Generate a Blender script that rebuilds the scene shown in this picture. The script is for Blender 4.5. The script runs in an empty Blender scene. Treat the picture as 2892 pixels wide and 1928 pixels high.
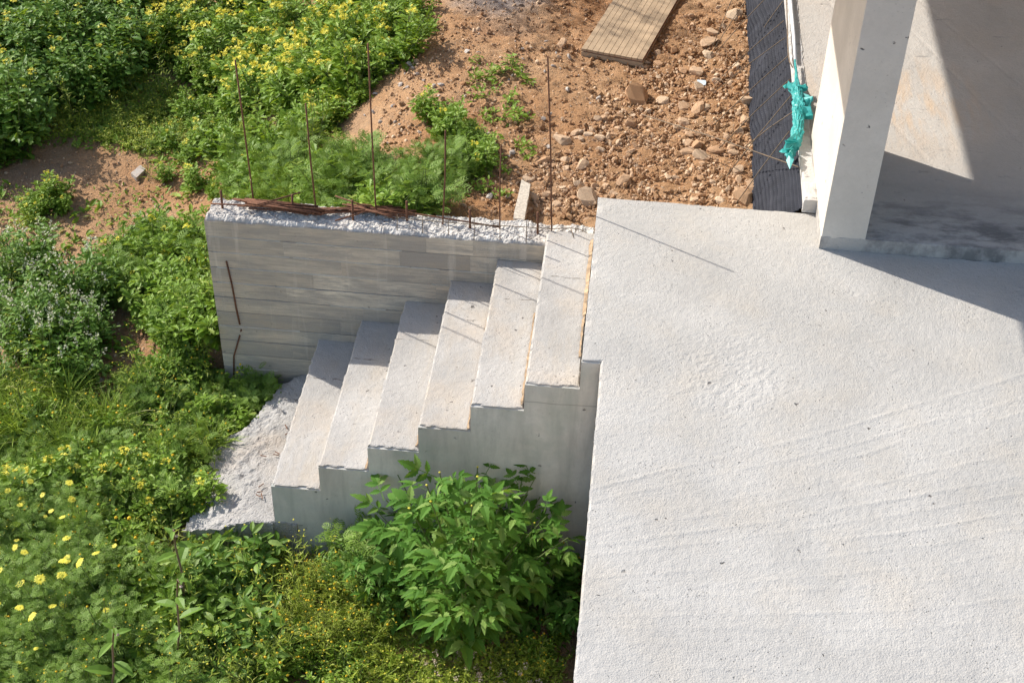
import bpy, bmesh, math, random
import numpy as np
from mathutils import Vector, Matrix

# ---------------------------------------------------------------- camera, sky, sun, exposure
sc = bpy.context.scene
COL = sc.collection
CAM = np.array([0.12677, -5.71527, 4.84655])
YAW, PITCH, ROLL, FPX = -0.0853902, -0.6928187, 0.0265030, 4097.117
def _cam():
    cy, sy, cp, sp = math.cos(YAW), math.sin(YAW), math.cos(PITCH), math.sin(PITCH)
    F = np.array([sy*cp, cy*cp, sp]); R = np.array([cy, -sy, 0.]); U = np.cross(R, F)
    c, n = math.cos(ROLL), math.sin(ROLL)
    return F, R*c+U*n, U*c-R*n
CF, CR, CU = _cam()
cd = bpy.data.cameras.new('camera'); cam = bpy.data.objects.new('camera', cd); COL.objects.link(cam)
cd.sensor_width = 36; cd.lens = FPX/2892*36; cd.clip_start = .05; cd.clip_end = 2000
mw = Matrix.Identity(4)
for i in range(3):
    mw[i][0], mw[i][1], mw[i][2], mw[i][3] = CR[i], CU[i], -CF[i], CAM[i]
cam.matrix_world = mw
sc.camera = cam

SUN_EL, SUN_AZ = math.radians(36.5), math.radians(-27.5)     # travel azimuth of the light
SD = np.array([math.cos(SUN_AZ)*math.cos(SUN_EL), math.sin(SUN_AZ)*math.cos(SUN_EL), -math.sin(SUN_EL)])
w = bpy.data.worlds.new('World'); sc.world = w; w.use_nodes = True
wn = w.node_tree; sky = wn.nodes.new('ShaderNodeTexSky'); sky.sky_type = 'NISHITA'; sky.sun_disc = False
sky.sun_elevation = SUN_EL; sky.sun_rotation = math.atan2(-SD[0], -SD[1]); sky.air_density = 1.0; sky.dust_density = 1.5
bg = wn.nodes['Background']; bg.inputs[1].default_value = 0.135
wn.links.new(sky.outputs[0], bg.inputs[0])
sd = bpy.data.lights.new('sun', 'SUN'); sd.energy = 4.0; sd.angle = math.radians(.55); sd.color = (1, .95, .88)
sun = bpy.data.objects.new('sun', sd); COL.objects.link(sun)
sun.rotation_euler = Vector(SD).to_track_quat('-Z', 'Y').to_euler(); sun.location = (-6, 5, 8)
vs = sc.view_settings; vs.view_transform = 'Standard'; vs.look = 'None'; vs.gamma = 1; vs.use_curve_mapping = False
vs.exposure = 0.70
sc.cycles.max_bounces = 6; sc.cycles.transparent_max_bounces = 4

# ---------------------------------------------------------------- helpers
DS = 2892/2352
def ray(px, py):
    px = np.asarray(px, float); py = np.asarray(py, float)
    d = CF*FPX + CR*((px*DS-1446)[..., None]) + CU*((964-py*DS)[..., None])
    return d/np.linalg.norm(d, axis=-1, keepdims=True)
def onz(px, py, z):
    d = ray(px, py); return CAM + d*((z-CAM[2])/d[..., 2])[..., None]
def ony(px, py, y):
    d = ray(px, py); return CAM + d*((y-CAM[1])/d[..., 1])[..., None]
def onx(px, py, x):
    d = ray(px, py); return CAM + d*((x-CAM[0])/d[..., 0])[..., None]

def _h(ix, iy, iz, s):
    h = (ix*374761393 + iy*668265263 + iz*2147483647 + s*974634777).astype(np.int64) & 0xffffffff
    h = ((h ^ (h >> 13))*1274126177) & 0xffffffff
    return ((h ^ (h >> 16)) & 0xffff)/65535.
def vn(x, y, z=0., s=0):
    x, y, z = np.broadcast_arrays(np.asarray(x, float), np.asarray(y, float), np.asarray(z, float))
    ix, iy, iz = np.floor(x).astype(np.int64), np.floor(y).astype(np.int64), np.floor(z).astype(np.int64)
    fx, fy, fz = x-ix, y-iy, z-iz
    fx, fy, fz = (a*a*(3-2*a) for a in (fx, fy, fz))
    r = 0
    for a in (0, 1):
        for b in (0, 1):
            for c in (0, 1):
                r = r + _h(ix+a, iy+b, iz+c, s)*(fx if a else 1-fx)*(fy if b else 1-fy)*(fz if c else 1-fz)
    return r*2-1
def fbm(x, y, z=0., o=4, s=0):
    r = 0; a = 1; f = 1.
    for i in range(o):
        r = r + a*vn(np.asarray(x)*f+i*7.3, np.asarray(y)*f+i*3.1, np.asarray(z)*f, s+i); a *= .5; f *= 2.03
    return r/1.9
def smooth(x, a, b):
    t = np.clip((np.asarray(x, float)-a)/(b-a), 0, 1); return t*t*(3-2*t)

def mesh(name, V, T, m=None, sm=False):
    V = np.asarray(V, np.float32); T = np.asarray(T, np.int32)
    me = bpy.data.meshes.new(name)
    me.vertices.add(len(V)); me.vertices.foreach_set('co', V.ravel())
    k = T.shape[1]
    me.loops.add(T.size); me.loops.foreach_set('vertex_index', T.ravel())
    me.polygons.add(len(T)); me.polygons.foreach_set('loop_start', np.arange(0, T.size, k, dtype=np.int32))
    me.polygons.foreach_set('loop_total', np.full(len(T), k, np.int32))
    me.polygons.foreach_set('use_smooth', np.full(len(T), bool(sm)))
    me.update(calc_edges=True); me.validate()
    if m: me.materials.append(m)
    return me
def obj(name, me, parent=None, loc=None):
    o = bpy.data.objects.new(name, me); COL.objects.link(o)
    if parent: o.parent = parent
    if loc is not None: o.location = loc
    return o
def tag(o, label, cat, group=None):
    o['label'] = label; o['category'] = cat
    if group: o['group'] = group
    return o
def empty(name, loc=(0, 0, 0)):
    o = bpy.data.objects.new(name, None); COL.objects.link(o); o.location = loc; o.empty_display_size = .1
    return o
class MB:                                   # triangle soup collector
    def __init__(s): s.V = []; s.T = []; s.n = 0
    def add(s, V, T):
        V = np.asarray(V, float).reshape(-1, 3); T = np.asarray(T, int)
        if T.shape[1] == 4: T = np.concatenate([T[:, [0, 1, 2]], T[:, [0, 2, 3]]])
        s.V.append(V); s.T.append(T+s.n); s.n += len(V)
    def mesh(s, name, m, sm=False): return mesh(name, np.concatenate(s.V), np.concatenate(s.T), m, sm)
def tube(P, r0, r1=None, k=5, cap=True):
    P = np.asarray(P, float); n = len(P); r1 = r0 if r1 is None else r1
    V = []; 
    for i in range(n):
        d = P[min(i+1, n-1)]-P[max(i-1, 0)]; d = d/(np.linalg.norm(d)+1e-9)
        a = np.cross(d, [0, 0, 1] if abs(d[2]) < .9 else [1, 0, 0]); a /= np.linalg.norm(a); b = np.cross(d, a)
        r = r0+(r1-r0)*i/(n-1); t = np.arange(k)*2*math.pi/k
        V.append(P[i]+r*(np.cos(t)[:, None]*a+np.sin(t)[:, None]*b))
    V = np.concatenate(V); T = []
    for i in range(n-1):
        for j in range(k):
            a, b, c, d = i*k+j, i*k+(j+1) % k, (i+1)*k+(j+1) % k, (i+1)*k+j
            T += [(a, b, c), (a, c, d)]
    if cap:
        T += [(0, j+1, j) for j in range(1, k-1)]; o = (n-1)*k
        T += [(o, o+j, o+j+1) for j in range(1, k-1)]
    return V, np.array(T)
def box(x0, x1, y0, y1, z0, z1):
    V = [(x, y, z) for x in (x0, x1) for y in (y0, y1) for z in (z0, z1)]
    return np.array(V, float), np.array([(0, 1, 3, 2), (4, 6, 7, 5), (0, 4, 5, 1), (2, 3, 7, 6), (0, 2, 6, 4), (1, 5, 7, 3)])

def block(xs, ys, ztop, zbot, keep=None, chip=.006, chips=25., seed=0, drop=.004, wob=.0015):
    """Cast block: finely gridded top z = ztop(x, y), sides down to zbot, slightly broken arrises."""
    xs = np.asarray(xs, float); ys = np.asarray(ys, float); nx, ny = len(xs), len(ys)
    X, Y = np.meshgrid(xs, ys, indexing='ij')
    I, J = np.meshgrid(np.arange(nx-1), np.arange(ny-1), indexing='ij')
    cx = (xs[:-1]+xs[1:])/2; cy = (ys[:-1]+ys[1:])/2
    k = np.ones((nx-1, ny-1), bool) if keep is None else keep(*np.meshgrid(cx, cy, indexing='ij'))
    i, j = I[k], J[k]; idx = lambda a, b: a*ny+b
    Q = np.stack([idx(i, j), idx(i+1, j), idx(i+1, j+1), idx(i, j+1)], 1)
    E = np.concatenate([Q[:, [0, 1]], Q[:, [1, 2]], Q[:, [2, 3]], Q[:, [3, 0]]])
    key = np.sort(E, 1); key = key[:, 0]*nx*ny+key[:, 1]
    u, inv, cnt = np.unique(key, return_inverse=True, return_counts=True)
    B = E[cnt[inv] == 1]
    V = np.stack([X.ravel(), Y.ravel(), ztop(X, Y).ravel()], 1)
    bv = np.unique(B); n0 = len(V)
    remap = np.full(n0, -1); remap[bv] = np.arange(len(bv))
    # outward normals of boundary verts
    N = np.zeros((n0, 2))
    for a, b in B:
        d = V[b, :2]-V[a, :2]; l = np.hypot(*d)+1e-9; nn = np.array([d[1], -d[0]])/l
        N[a] += nn; N[b] += nn
    Nl = np.linalg.norm(N, axis=1, keepdims=True); N = N/np.maximum(Nl, 1e-9)
    bp = V[bv].copy()
    nz = np.clip(fbm(bp[:, 0]*chips, bp[:, 1]*chips, bp[:, 2]*3, 3, seed), -.3, 1)
    chip_in = chip*np.clip(.25+nz, 0, None)
    V[bv, :2] -= N[bv]*chip_in[:, None]; V[bv, 2] -= drop*np.clip(.4+nz, 0, None)
    zb = zbot(bp[:, 0], bp[:, 1]) if callable(zbot) else np.full(len(bp), zbot)
    rows = []
    for t in (chip*1.1, .03):
        r = bp.copy(); r[:, 2] -= t+chip_in
        r[:, :2] -= N[bv]*(wob*(1+vn(r[:, 0]*9, r[:, 1]*9, r[:, 2]*9, seed+5)))[:, None]
        rows.append(r)
    r = bp.copy(); r[:, 2] = np.minimum(zb, bp[:, 2]-.035); r[:, :2] -= N[bv]*wob; rows.append(r)
    m = len(bv); A = [V]+rows; allV = np.concatenate(A)
    F = [Q]
    a, b = B[:, 0], B[:, 1]; ra, rb = remap[a], remap[b]
    prev = (a, b)
    for q in range(3):
        na, nb = n0+q*m+ra, n0+q*m+rb
        F.append(np.stack([prev[1], prev[0], na, nb], 1)); prev = (na, nb)
    F = np.concatenate(F); used = np.unique(F); rm = np.full(len(allV), -1); rm[used] = np.arange(len(used))
    return allV[used], rm[F]

# ---------------------------------------------------------------- materials
def new_mat(name):
    m = bpy.data.materials.new(name); m.use_nodes = True; nt = m.node_tree
    return m, nt, nt.nodes['Principled BSDF'], nt.nodes['Material Output']
class NG:
    def __init__(s, nt): s.nt = nt
    def n(s, t, **kw):
        nd = s.nt.nodes.new('ShaderNode'+t)
        for k, v in kw.items():
            if k[0] == '_':
                key = k[1:]; key = int(key) if key.isdigit() else key.replace('_', ' ')
                if isinstance(v, bpy.types.NodeSocket): s.nt.links.new(v, nd.inputs[key])
                else: nd.inputs[key].default_value = v
            else: setattr(nd, k, v)
        return nd
    def pos(s): return s.n('NewGeometry').outputs['Position']
    def noise(s, vec, sc_, det=4, rough=.55, dist=0):
        return s.n('TexNoise', _Vector=vec, _Scale=sc_, _Detail=det, _Roughness=rough, _Distortion=dist).outputs[0]
    def mapped(s, vec, scale, loc=(0, 0, 0), rot=(0, 0, 0)):
        return s.n('Mapping', _Vector=vec, _Scale=scale, _Location=loc, _Rotation=rot).outputs[0]
    def rng(s, v, a, b, c=0., d=1.):
        nd = s.n('MapRange', _0=v); 
        for i, q in enumerate((a, b, c, d)): nd.inputs[i+1].default_value = q
        return nd.outputs[0]
    def mix(s, f, a, b, mode='MIX'):
        nd = s.n('MixRGB', blend_type=mode, _0=f)
        for i, q in ((1, a), (2, b)):
            if isinstance(q, bpy.types.NodeSocket): s.nt.links.new(q, nd.inputs[i])
            else: nd.inputs[i].default_value = (*q, 1)
        return nd.outputs[0]
    def math(s, op, a, b=0.):
        nd = s.n('Math', operation=op)
        for i, q in enumerate((a, b)):
            if isinstance(q, bpy.types.NodeSocket): s.nt.links.new(q, nd.inputs[i])
            else: nd.inputs[i].default_value = q
        return nd.outputs[0]
    def bump(s, h, dist, strength=1., nrm=None):
        nd = s.n('Bump', _Height=h, _Distance=dist, _Strength=strength)
        if nrm: s.nt.links.new(nrm, nd.inputs['Normal'])
        return nd.outputs[0]
    def link(s, a, b): s.nt.links.new(a, b)

def concrete(name, base=(.50, .485, .46), warm=(.54, .46, .36), warm_amt=.35, blotch=.16, grain=.0025, gscale=90, pits=.5, extra=None, rough=.9, speck=.35, pitr=.10, pitg=0.):
    m, nt, P, O = new_mat(name); g = NG(nt); p = g.pos()
    dark = tuple(c*(1-blotch*1.3) for c in base); lite = tuple(min(c*(1+blotch*.6), .85) for c in base)
    c = g.mix(g.rng(g.noise(p, 1.7, 6, .6, .3), .3, .7), dark, lite)
    c = g.mix(g.math('MULTIPLY', g.rng(g.noise(p, 2.6, 5, .6), .48, .72), warm_amt), c, warm)
    c = g.mix(g.math('MULTIPLY', g.rng(g.noise(p, 34, 4, .7), .35, .75), .30), c, tuple(q*.72 for q in base))
    dv = g.n('VectorMath', operation='SCALE', _0=g.n('TexNoise', _Vector=p, _Scale=45., _Detail=3.).outputs['Color'], _Scale=.045).outputs[0]
    vor = g.n('TexVoronoi', _Vector=g.n('VectorMath', operation='ADD', _0=p, _1=dv).outputs[0], _Scale=13., _Randomness=1.).outputs[0]
    vor = g.math('ADD', vor, g.rng(g.noise(p, 11, 2), .3, .7, -.03, .07))
    pit = g.math('MULTIPLY', g.rng(vor, pitr*.5, pitr, 1, 0), g.rng(g.noise(p, 5, 2), .5-pitg, .6-pitg))
    c = g.mix(g.math('MULTIPLY', pit, pits), c, (.13, .12, .11))
    v2 = g.n('TexVoronoi', _Vector=p, _Scale=46., _Randomness=1.).outputs[0]
    sp = g.math('MULTIPLY', g.rng(v2, .10, .17, 1, 0), g.rng(g.noise(p, 3.5, 4, .7), .46, .62))
    c = g.mix(g.math('MULTIPLY', sp, speck), c, tuple(q*.38 for q in base))
    c = g.mix(g.math('MULTIPLY', g.rng(g.noise(p, 150, 3, .7), .5, .8), speck*.55), c, tuple(q*.55 for q in base))
    if extra: c = extra(g, p, c)
    nt.links.new(c, P.inputs['Base Color']); P.inputs['Roughness'].default_value = rough
    P.inputs['Specular IOR Level'].default_value = .25
    h = g.math('ADD', g.noise(p, gscale, 5, .65), g.math('MULTIPLY', g.noise(p, gscale*.25, 4, .6), 1.6))
    h = g.math('SUBTRACT', h, g.math('ADD', g.math('MULTIPLY', pit, 1.5), g.math('MULTIPLY', sp, 1.2)))
    nt.links.new(g.bump(h, grain), P.inputs['Normal'])
    return m

M = {}
M['slab'] = concrete('concrete_slab', (.478, .458, .422), (.50, .44, .355), .4, .14, .0035, 120, 1., speck=.8, pitr=.10, pitg=.04)
def stepx(g, p, c):
    sx = g.n('SeparateXYZ', _0=p)
    y = g.math('ADD', sx.outputs['Y'], g.math('MULTIPLY', g.noise(p, 9, 4, .7), .05))
    ln = g.math('MULTIPLY', g.rng(g.math('ABSOLUTE', g.math('SUBTRACT', y, .965)), .001, .005, 1, 0), g.rng(g.noise(p, 14, 2), .46, .56))
    c = g.mix(g.math('MULTIPLY', ln, .8), c, (.12, .10, .08))
    return g.mix(g.math('MULTIPLY', g.rng(g.noise(g.mapped(p, (6, 1.2, 1)), 1.4, 5, .65), .52, .7), .4), c, (.42, .36, .28))
M['step'] = concrete('concrete_step', (.46, .437, .402), (.51, .41, .30), .5, .18, .0028, 130, 1., stepx, speck=.7, pitr=.12, pitg=.04)
def flankx(g, p, c):
    sx = g.n('SeparateXYZ', _0=p)
    st_ = g.noise(g.mapped(p, (6, 1, .9)), 1.6, 5, .65, .3)
    c = g.mix(g.math('MULTIPLY', g.rng(st_, .46, .66), .45), c, (.34, .33, .29))
    c = g.mix(g.math('MULTIPLY', g.rng(g.noise(p, 2.2, 4, .6, .5), .50, .66), .5), c, (.40, .43, .37))
    ln = g.math('ABSOLUTE', g.math('SUBTRACT', g.math('ADD', sx.outputs['Z'], g.math('MULTIPLY', g.noise(p, 3, 2), .03)), -.30))
    c = g.mix(g.math('MULTIPLY', g.rng(ln, .0015, .005, 1, 0), .6), c, (.27, .25, .22))
    return c
M['flank'] = concrete('formed_concrete', (.68, .645, .575), (.55, .50, .42), .5, .16, .0012, 60, 1., flankx, pitr=.13, pitg=.08)
M['column'] = concrete('concrete_column', (.65, .595, .515), (.52, .47, .39), .5, .14, .0012, 60, 1., pitr=.12, pitg=.08)
def bandx(g, p, c):
    r = g.n('ObjectInfo').outputs['Random']
    ma = g.mapped(p, (1.7, 1, 9)); off = g.n('CombineXYZ', _X=g.math('MULTIPLY', r, 37.)).outputs[0]
    ma = g.n('VectorMath', operation='ADD', _0=ma, _1=off).outputs[0]
    s = g.noise(ma, 1.5, 6, .7, .4)
    c = g.mix(g.rng(r, .1, .95, 0, .7), c, (.33, .28, .22))
    c = g.mix(g.math('MULTIPLY', g.rng(s, .43, .56, 1, 0), .65), c, (.34, .315, .275))
    ma2 = g.n('VectorMath', operation='ADD', _0=g.mapped(p, (2.5, 1, 75)), _1=off).outputs[0]
    c = g.mix(g.math('MULTIPLY', g.rng(g.noise(ma2, 1.5, 5, .75), .42, .66), .65), c, (.32, .28, .23))
    c = g.mix(g.math('MULTIPLY', g.rng(g.noise(g.mapped(p, (9, 1, .8)), 1.3, 4, .6), .60, .72), .35), c, (.76, .68, .56))
    c = g.mix(g.math('MULTIPLY', g.rng(g.noise(p, 1.9, 3, .6), .66, .74), .5), c, (.55, .33, .2))
    return c
M['band'] = concrete('board_marked_concrete', (.80, .675, .515), (.74, .54, .36), .5, .2, .0016, 90, 1., bandx, pitr=.11, pitg=.05)
M['mortar'] = concrete('spilled_mortar', (.47, .45, .42), (.5, .4, .3), .5, .30, .010, 90, .8, speck=.7)
M['seam'] = concrete('cement_fin', (.80, .72, .58), (.7, .56, .42), .4, .2)
M['rubble'] = concrete('broken_concrete', (.64, .605, .55), (.60, .48, .36), .4, .22, .006, 90, .5, speck=.2)
def floorx(g, p, c):
    sx = g.n('SeparateXYZ', _0=p); y = sx.outputs['Y']; x = sx.outputs['X']
    wet = g.math('MULTIPLY', g.rng(g.noise(g.mapped(p, (1.2, 3, 1)), 2.4, 6, .7), .44, .60), g.rng(y, 1.3, 1.8, 1, 0))
    c = g.mix(g.math('MULTIPLY', wet, .7), c, (.09, .09, .09))
    d = g.n('VectorMath', operation='DISTANCE', _0=p, _1=(1.85, 2.75, .085)).outputs['Value']
    st = g.math('MULTIPLY', g.rng(d, .1, .75, 1, 0), g.rng(g.noise(g.mapped(p, (7, 1.4, 1), (0, 0, 0), (0, 0, .35)), 2, 5, .6), .42, .62))
    c = g.mix(g.math('MULTIPLY', st, .65), c, (.56, .38, .22))
    ds = g.math('MULTIPLY', g.rng(g.noise(g.mapped(p, (2, 9, 1)), 1.6, 5, .75), .62, .7), .55)
    return g.mix(ds, c, (.17, .17, .17))
M['floor'] = concrete('concrete_floor', (.49, .458, .415), (.5, .42, .34), .4, .12, .003, 80, .8, floorx)
def stripx(g, p, c):
    ds = g.math('MULTIPLY', g.rng(g.noise(g.mapped(p, (1.5, 4, 1)), 2.6, 6, .75), .58, .64), g.rng(g.noise(p, 60, 3), .35, .55))
    return g.mix(g.math('MULTIPLY', ds, .8), c, (.12, .11, .10))
M['strip'] = concrete('slab_edge_concrete', (.56, .54, .51), (.56, .48, .4), .4, .12, .004, 80, .6, stripx)

def simple(name, col, rough=.6, var=.25, sc_=30, bump=.0, bs=120, spec=.4, col2=None):
    m, nt, P, O = new_mat(name); g = NG(nt); p = g.n('TexCoord').outputs['Object']
    c2 = col2 or tuple(q*(1-var) for q in col); c1 = tuple(min(q*(1+var*.6), .9) for q in col) if not col2 else col
    rnd = g.n('ObjectInfo').outputs['Random']
    c = g.mix(g.rng(g.noise(p, sc_, 5, .6), .32, .68), c2, c1)
    c = g.mix(g.math('MULTIPLY', rnd, .3), c, tuple(q*.6 for q in col))
    nt.links.new(c, P.inputs['Base Color']); P.inputs['Roughness'].default_value = rough
    P.inputs['Specular IOR Level'].default_value = spec
    if bump: nt.links.new(g.bump(g.noise(p, bs, 4, .6), bump), P.inputs['Normal'])
    return m
M['rust'] = simple('rusty_steel', (.17, .075, .04), .85, .5, 60, .001, 300, .3)
M['wire'] = simple('brown_steel_wire', (.19, .135, .085), .7, .4, 60, 0, 1, .4)
M['strip_wood'] = simple('formwork_timber', (.36, .25, .15), .85, .6, 25)
M['clay'] = simple('beige_board', (.44, .325, .21), .85, .18, 9, .0015, 150, .2)
M['clay_dark'] = simple('reddish_board_core', (.25, .12, .07), .9, .3, 30)
M['membrane'] = simple('dark_blue_plastic', (.040, .042, .052), .6, .35, 8, 0, 1, .06)
M['pale'] = simple('pale_speckled_board', (.60, .53, .43), .9, .35, 70, .003, 90, .2)
M['lit_lip'] = simple('white_sunlit_lip', (.82, .81, .79), .5, .05, 8, 0, 1, .4)  # white paints the sunlight on the lip of the slab edge
M['litter'] = simple('pale_blue_plastic', (.62, .72, .8), .35, .3, 60)
def teal():
    m, nt, P, O = new_mat('turquoise_plastic'); g = NG(nt); p = g.n('TexCoord').outputs['Object']
    c = g.mix(g.rng(g.noise(p, 25, 4), .3, .7), (.03, .36, .34), (.10, .55, .52))
    nt.links.new(c, P.inputs['Base Color']); P.inputs['Roughness'].default_value = .35
    t = g.n('BsdfTranslucent', _Color=c); mx = g.n('MixShader', _0=.3)
    g.link(P.outputs[0], mx.inputs[1]); g.link(t.outputs[0], mx.inputs[2]); g.link(mx.outputs[0], O.inputs[0])
    return m
M['teal'] = teal()

def soil():
    m, nt, P, O = new_mat('red_brown_soil'); g = NG(nt); p = g.pos()
    c = g.mix(g.rng(g.noise(p, 1.1, 6, .6, .3), .32, .68), (.46, .24, .11), (.60, .38, .21))
    c = g.mix(g.math('MULTIPLY', g.rng(g.noise(p, .9, 3, .6), .55, .7), .55), c, (.40, .30, .22))
    d = g.n('VectorMath', operation='DISTANCE', _0=p, _1=(-.95, 4.8, -.36)).outputs['Value']
    c = g.mix(g.math('MULTIPLY', g.rng(g.math('ADD', d, g.math('MULTIPLY', g.noise(p, 7, 4), .5)), .45, .75, 1, 0), .75), c, (.33, .31, .30))
    c = g.mix(g.math('MULTIPLY', g.rng(g.noise(p, 55, 5, .7), .4, .7), .5), c, (.21, .115, .065))
    v = g.n('TexVoronoi', _Vector=p, _Scale=75., _Randomness=1.)
    peb = g.math('MULTIPLY', g.rng(v.outputs['Distance'], .25, .4, 1, 0), g.rng(g.noise(p, 18, 2), .5, .58))
    c = g.mix(g.math('MULTIPLY', peb, .7), c, (.50, .38, .27))
    nt.links.new(c, P.inputs['Base Color']); P.inputs['Roughness'].default_value = .95; P.inputs['Specular IOR Level'].default_value = .15
    h = g.math('ADD', g.math('MULTIPLY', g.noise(p, 45, 6, .7), 2.2), g.math('ADD', peb, g.noise(p, 160, 3, .6)))
    nt.links.new(g.bump(h, .012), P.inputs['Normal'])
    return m
M['soil'] = soil()
def stone(name, ca, cb):
    m, nt, P, O = new_mat(name); g = NG(nt); p = g.n('TexCoord').outputs['Object']
    r = g.n('NewGeometry').outputs['Random Per Island']; r2 = g.n('ObjectInfo').outputs['Random']
    rr = g.math('FRACT', g.math('ADD', r, r2))
    c = g.mix(rr, ca, cb)
    c = g.mix(g.math('MULTIPLY', g.rng(g.noise(p, 35, 5, .65), .4, .7), .55), c, (.36, .215, .125))
    nt.links.new(c, P.inputs['Base Color']); P.inputs['Roughness'].default_value = .9; P.inputs['Specular IOR Level'].default_value = .2
    nt.links.new(g.bump(g.noise(p, 110, 5, .65), .004), P.inputs['Normal'])
    return m
M['stone'] = stone('limestone', (.45, .25, .125), (.70, .54, .375))
M['greystone'] = stone('grey_limestone', (.40, .36, .32), (.62, .58, .52))
M['gravel'] = stone('gravel', (.36, .185, .085), (.68, .51, .34))

def leafmat(name, a, b, c3, trans=.32, rough=.5, spec=.22):
    m, nt, P, O = new_mat(name); g = NG(nt)
    r = g.n('NewGeometry').outputs['Random Per Island']; r2 = g.n('ObjectInfo').outputs['Random']
    col = g.mix(r, a, b); col = g.mix(g.math('MULTIPLY', g.rng(r, .86, 1.), .8), col, c3)
    col = g.mix(g.math('MULTIPLY', r2, .3), col, tuple(q*.7 for q in a))
    nt.links.new(col, P.inputs['Base Color']); P.inputs['Roughness'].default_value = rough; P.inputs['Specular IOR Level'].default_value = spec
    tc = g.mix(.5, col, (.46, .58, .03))
    t = g.n('BsdfTranslucent', _Color=tc); mx = g.n('MixShader', _0=trans)
    g.link(P.outputs[0], mx.inputs[1]); g.link(t.outputs[0], mx.inputs[2]); g.link(mx.outputs[0], O.inputs[0])
    return m
M['leaf_mustard'] = leafmat('mustard_leaf', (.135, .245, .020), (.27, .40, .055), (.42, .46, .12), .30)
M['leaf_dark'] = leafmat('dark_weed_leaf', (.085, .19, .020), (.19, .31, .05), (.28, .36, .10), .28)
M['leaf_feather'] = leafmat('feathery_leaf', (.15, .27, .035), (.28, .41, .085), (.42, .48, .2), .30)
M['leaf_broad'] = leafmat('broad_leaf', (.058, .155, .020), (.125, .255, .042), (.24, .34, .09), .26, .6, .1)
M['leaf_yellow'] = leafmat('yellow_green_leaf', (.25, .33, .03), (.38, .43, .07), (.55, .48, .17), .30)
M['grass'] = leafmat('grass_blade', (.22, .33, .03), (.36, .45, .08), (.62, .55, .28), .30)
M['olive'] = leafmat('olive_leaf', (.05, .085, .035), (.09, .12, .06), (.12, .14, .08))
M['stem'] = leafmat('green_stem', (.12, .17, .05), (.16, .2, .07), (.2, .2, .09), .1, .6)
M['stem_purple'] = leafmat('purplish_stem', (.20, .12, .10), (.22, .17, .1), (.2, .2, .09), .1, .6)
M['bark'] = simple('bark', (.16, .12, .085), .9, .4, 20)
def petal(name, a, b):
    m, nt, P, O = new_mat(name); g = NG(nt); r = g.n('NewGeometry').outputs['Random Per Island']
    c = g.mix(r, a, b); nt.links.new(c, P.inputs['Base Color']); P.inputs['Roughness'].default_value = .55; P.inputs['Specular IOR Level'].default_value = .25
    t = g.n('BsdfTranslucent', _Color=c); mx = g.n('MixShader', _0=.3)
    g.link(P.outputs[0], mx.inputs[1]); g.link(t.outputs[0], mx.inputs[2]); g.link(mx.outputs[0], O.inputs[0])
    return m
M['yellow'] = petal('yellow_petal', (.78, .66, .05), (.85, .78, .12))
M['gold'] = petal('golden_petal', (.80, .50, .02), (.85, .62, .04))
M['cream'] = petal('cream_petal', (.66, .64, .42), (.78, .76, .6))
M['pink'] = petal('dusty_pink_seed', (.55, .42, .33), (.62, .5, .4))

# ---------------------------------------------------------------- terrain
W, TW = 1.3136, .2408            # wall front face, wall thickness
XW = -2.369                      # wall left end
XE = .0986                       # terrace left edge in front of the stairs
RS, TR = .187, .28784            # riser, tread
CX, CY, CW, CD = 1.2836, 1.1511, .2501, 1.069   # column corner, width, depth
SH = .085                        # indoor floor height over terrace
def gbase(x, y):
    x = np.asarray(x, float); y = np.asarray(y, float)
    zl = -1.66+.05*np.clip(y, -3, 8)
    s = smooth(x, -3.5, -1.1); zb = zl+(-.36-zl)*s
    hw = .04+.9*smooth(-x, 2.42, 3.2)
    t = smooth(y, 1.45-hw, 1.45+hw)
    t = np.where(x > -1.2, smooth(y, 1.4, 1.48), t)
    return zl+(zb-zl)*t
def ground(x, y):
    return .05*smooth(x, .3, 1.0)*smooth(y, 1.5, 1.8)*(np.asarray(x) < 1.4)+gbase(x, y)+.05*fbm(np.asarray(x)*.9, np.asarray(y)*.9, 0, 3, 11)*smooth(np.abs(np.asarray(x)-(-.3)), .2, 1.5)+.012*fbm(np.asarray(x)*5, np.asarray(y)*5, 0, 3, 12)
def axis(a, b, d, far):
    f = np.arange(a, b+d/2, d); o = [];q = d
    e = 0
    while e < far: q *= 1.5; e += q; o.append(e)
    o = np.array(o); return np.concatenate([a-o[::-1], f, b+o])
gx, gy = axis(-6.2, 1.35, .026, 160), axis(-2.6, 8.2, .026, 160)
X, Y = np.meshgrid(gx, gy, indexing='ij')
dirt = smooth(X, -1.6, -.6)*smooth(Y, 1.4, 1.7)
Z = ground(X, Y)+(.010+.020*dirt)*fbm(X*14, Y*14, 0, 3, 13)+(.006+.008*dirt)*fbm(X*34, Y*34, 0, 2, 14)
i, j = np.meshgrid(np.arange(len(gx)-1), np.arange(len(gy)-1), indexing='ij'); ny = len(gy)
Q = np.stack([i*ny+j, (i+1)*ny+j, (i+1)*ny+j+1, i*ny+j+1], -1).reshape(-1, 4)
gr = obj('ground', mesh('ground', np.stack([X, Y, Z], -1).reshape(-1, 3), Q, M['soil'], True)); gr['kind'] = 'structure'
gr['label'] = 'red-brown earth around the stairs, terrace and weeds'
HX, HY, HS = -9., -4., .02
_a, _b = np.meshgrid(HX+HS*np.arange(560), HY+HS*np.arange(800), indexing='ij'); HM = ground(_a, _b)
def hmap(x, y):
    return HM[np.clip(((x-HX)/HS+.5).astype(int), 0, 559), np.clip(((y-HY)/HS+.5).astype(int), 0, 799)]
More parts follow.
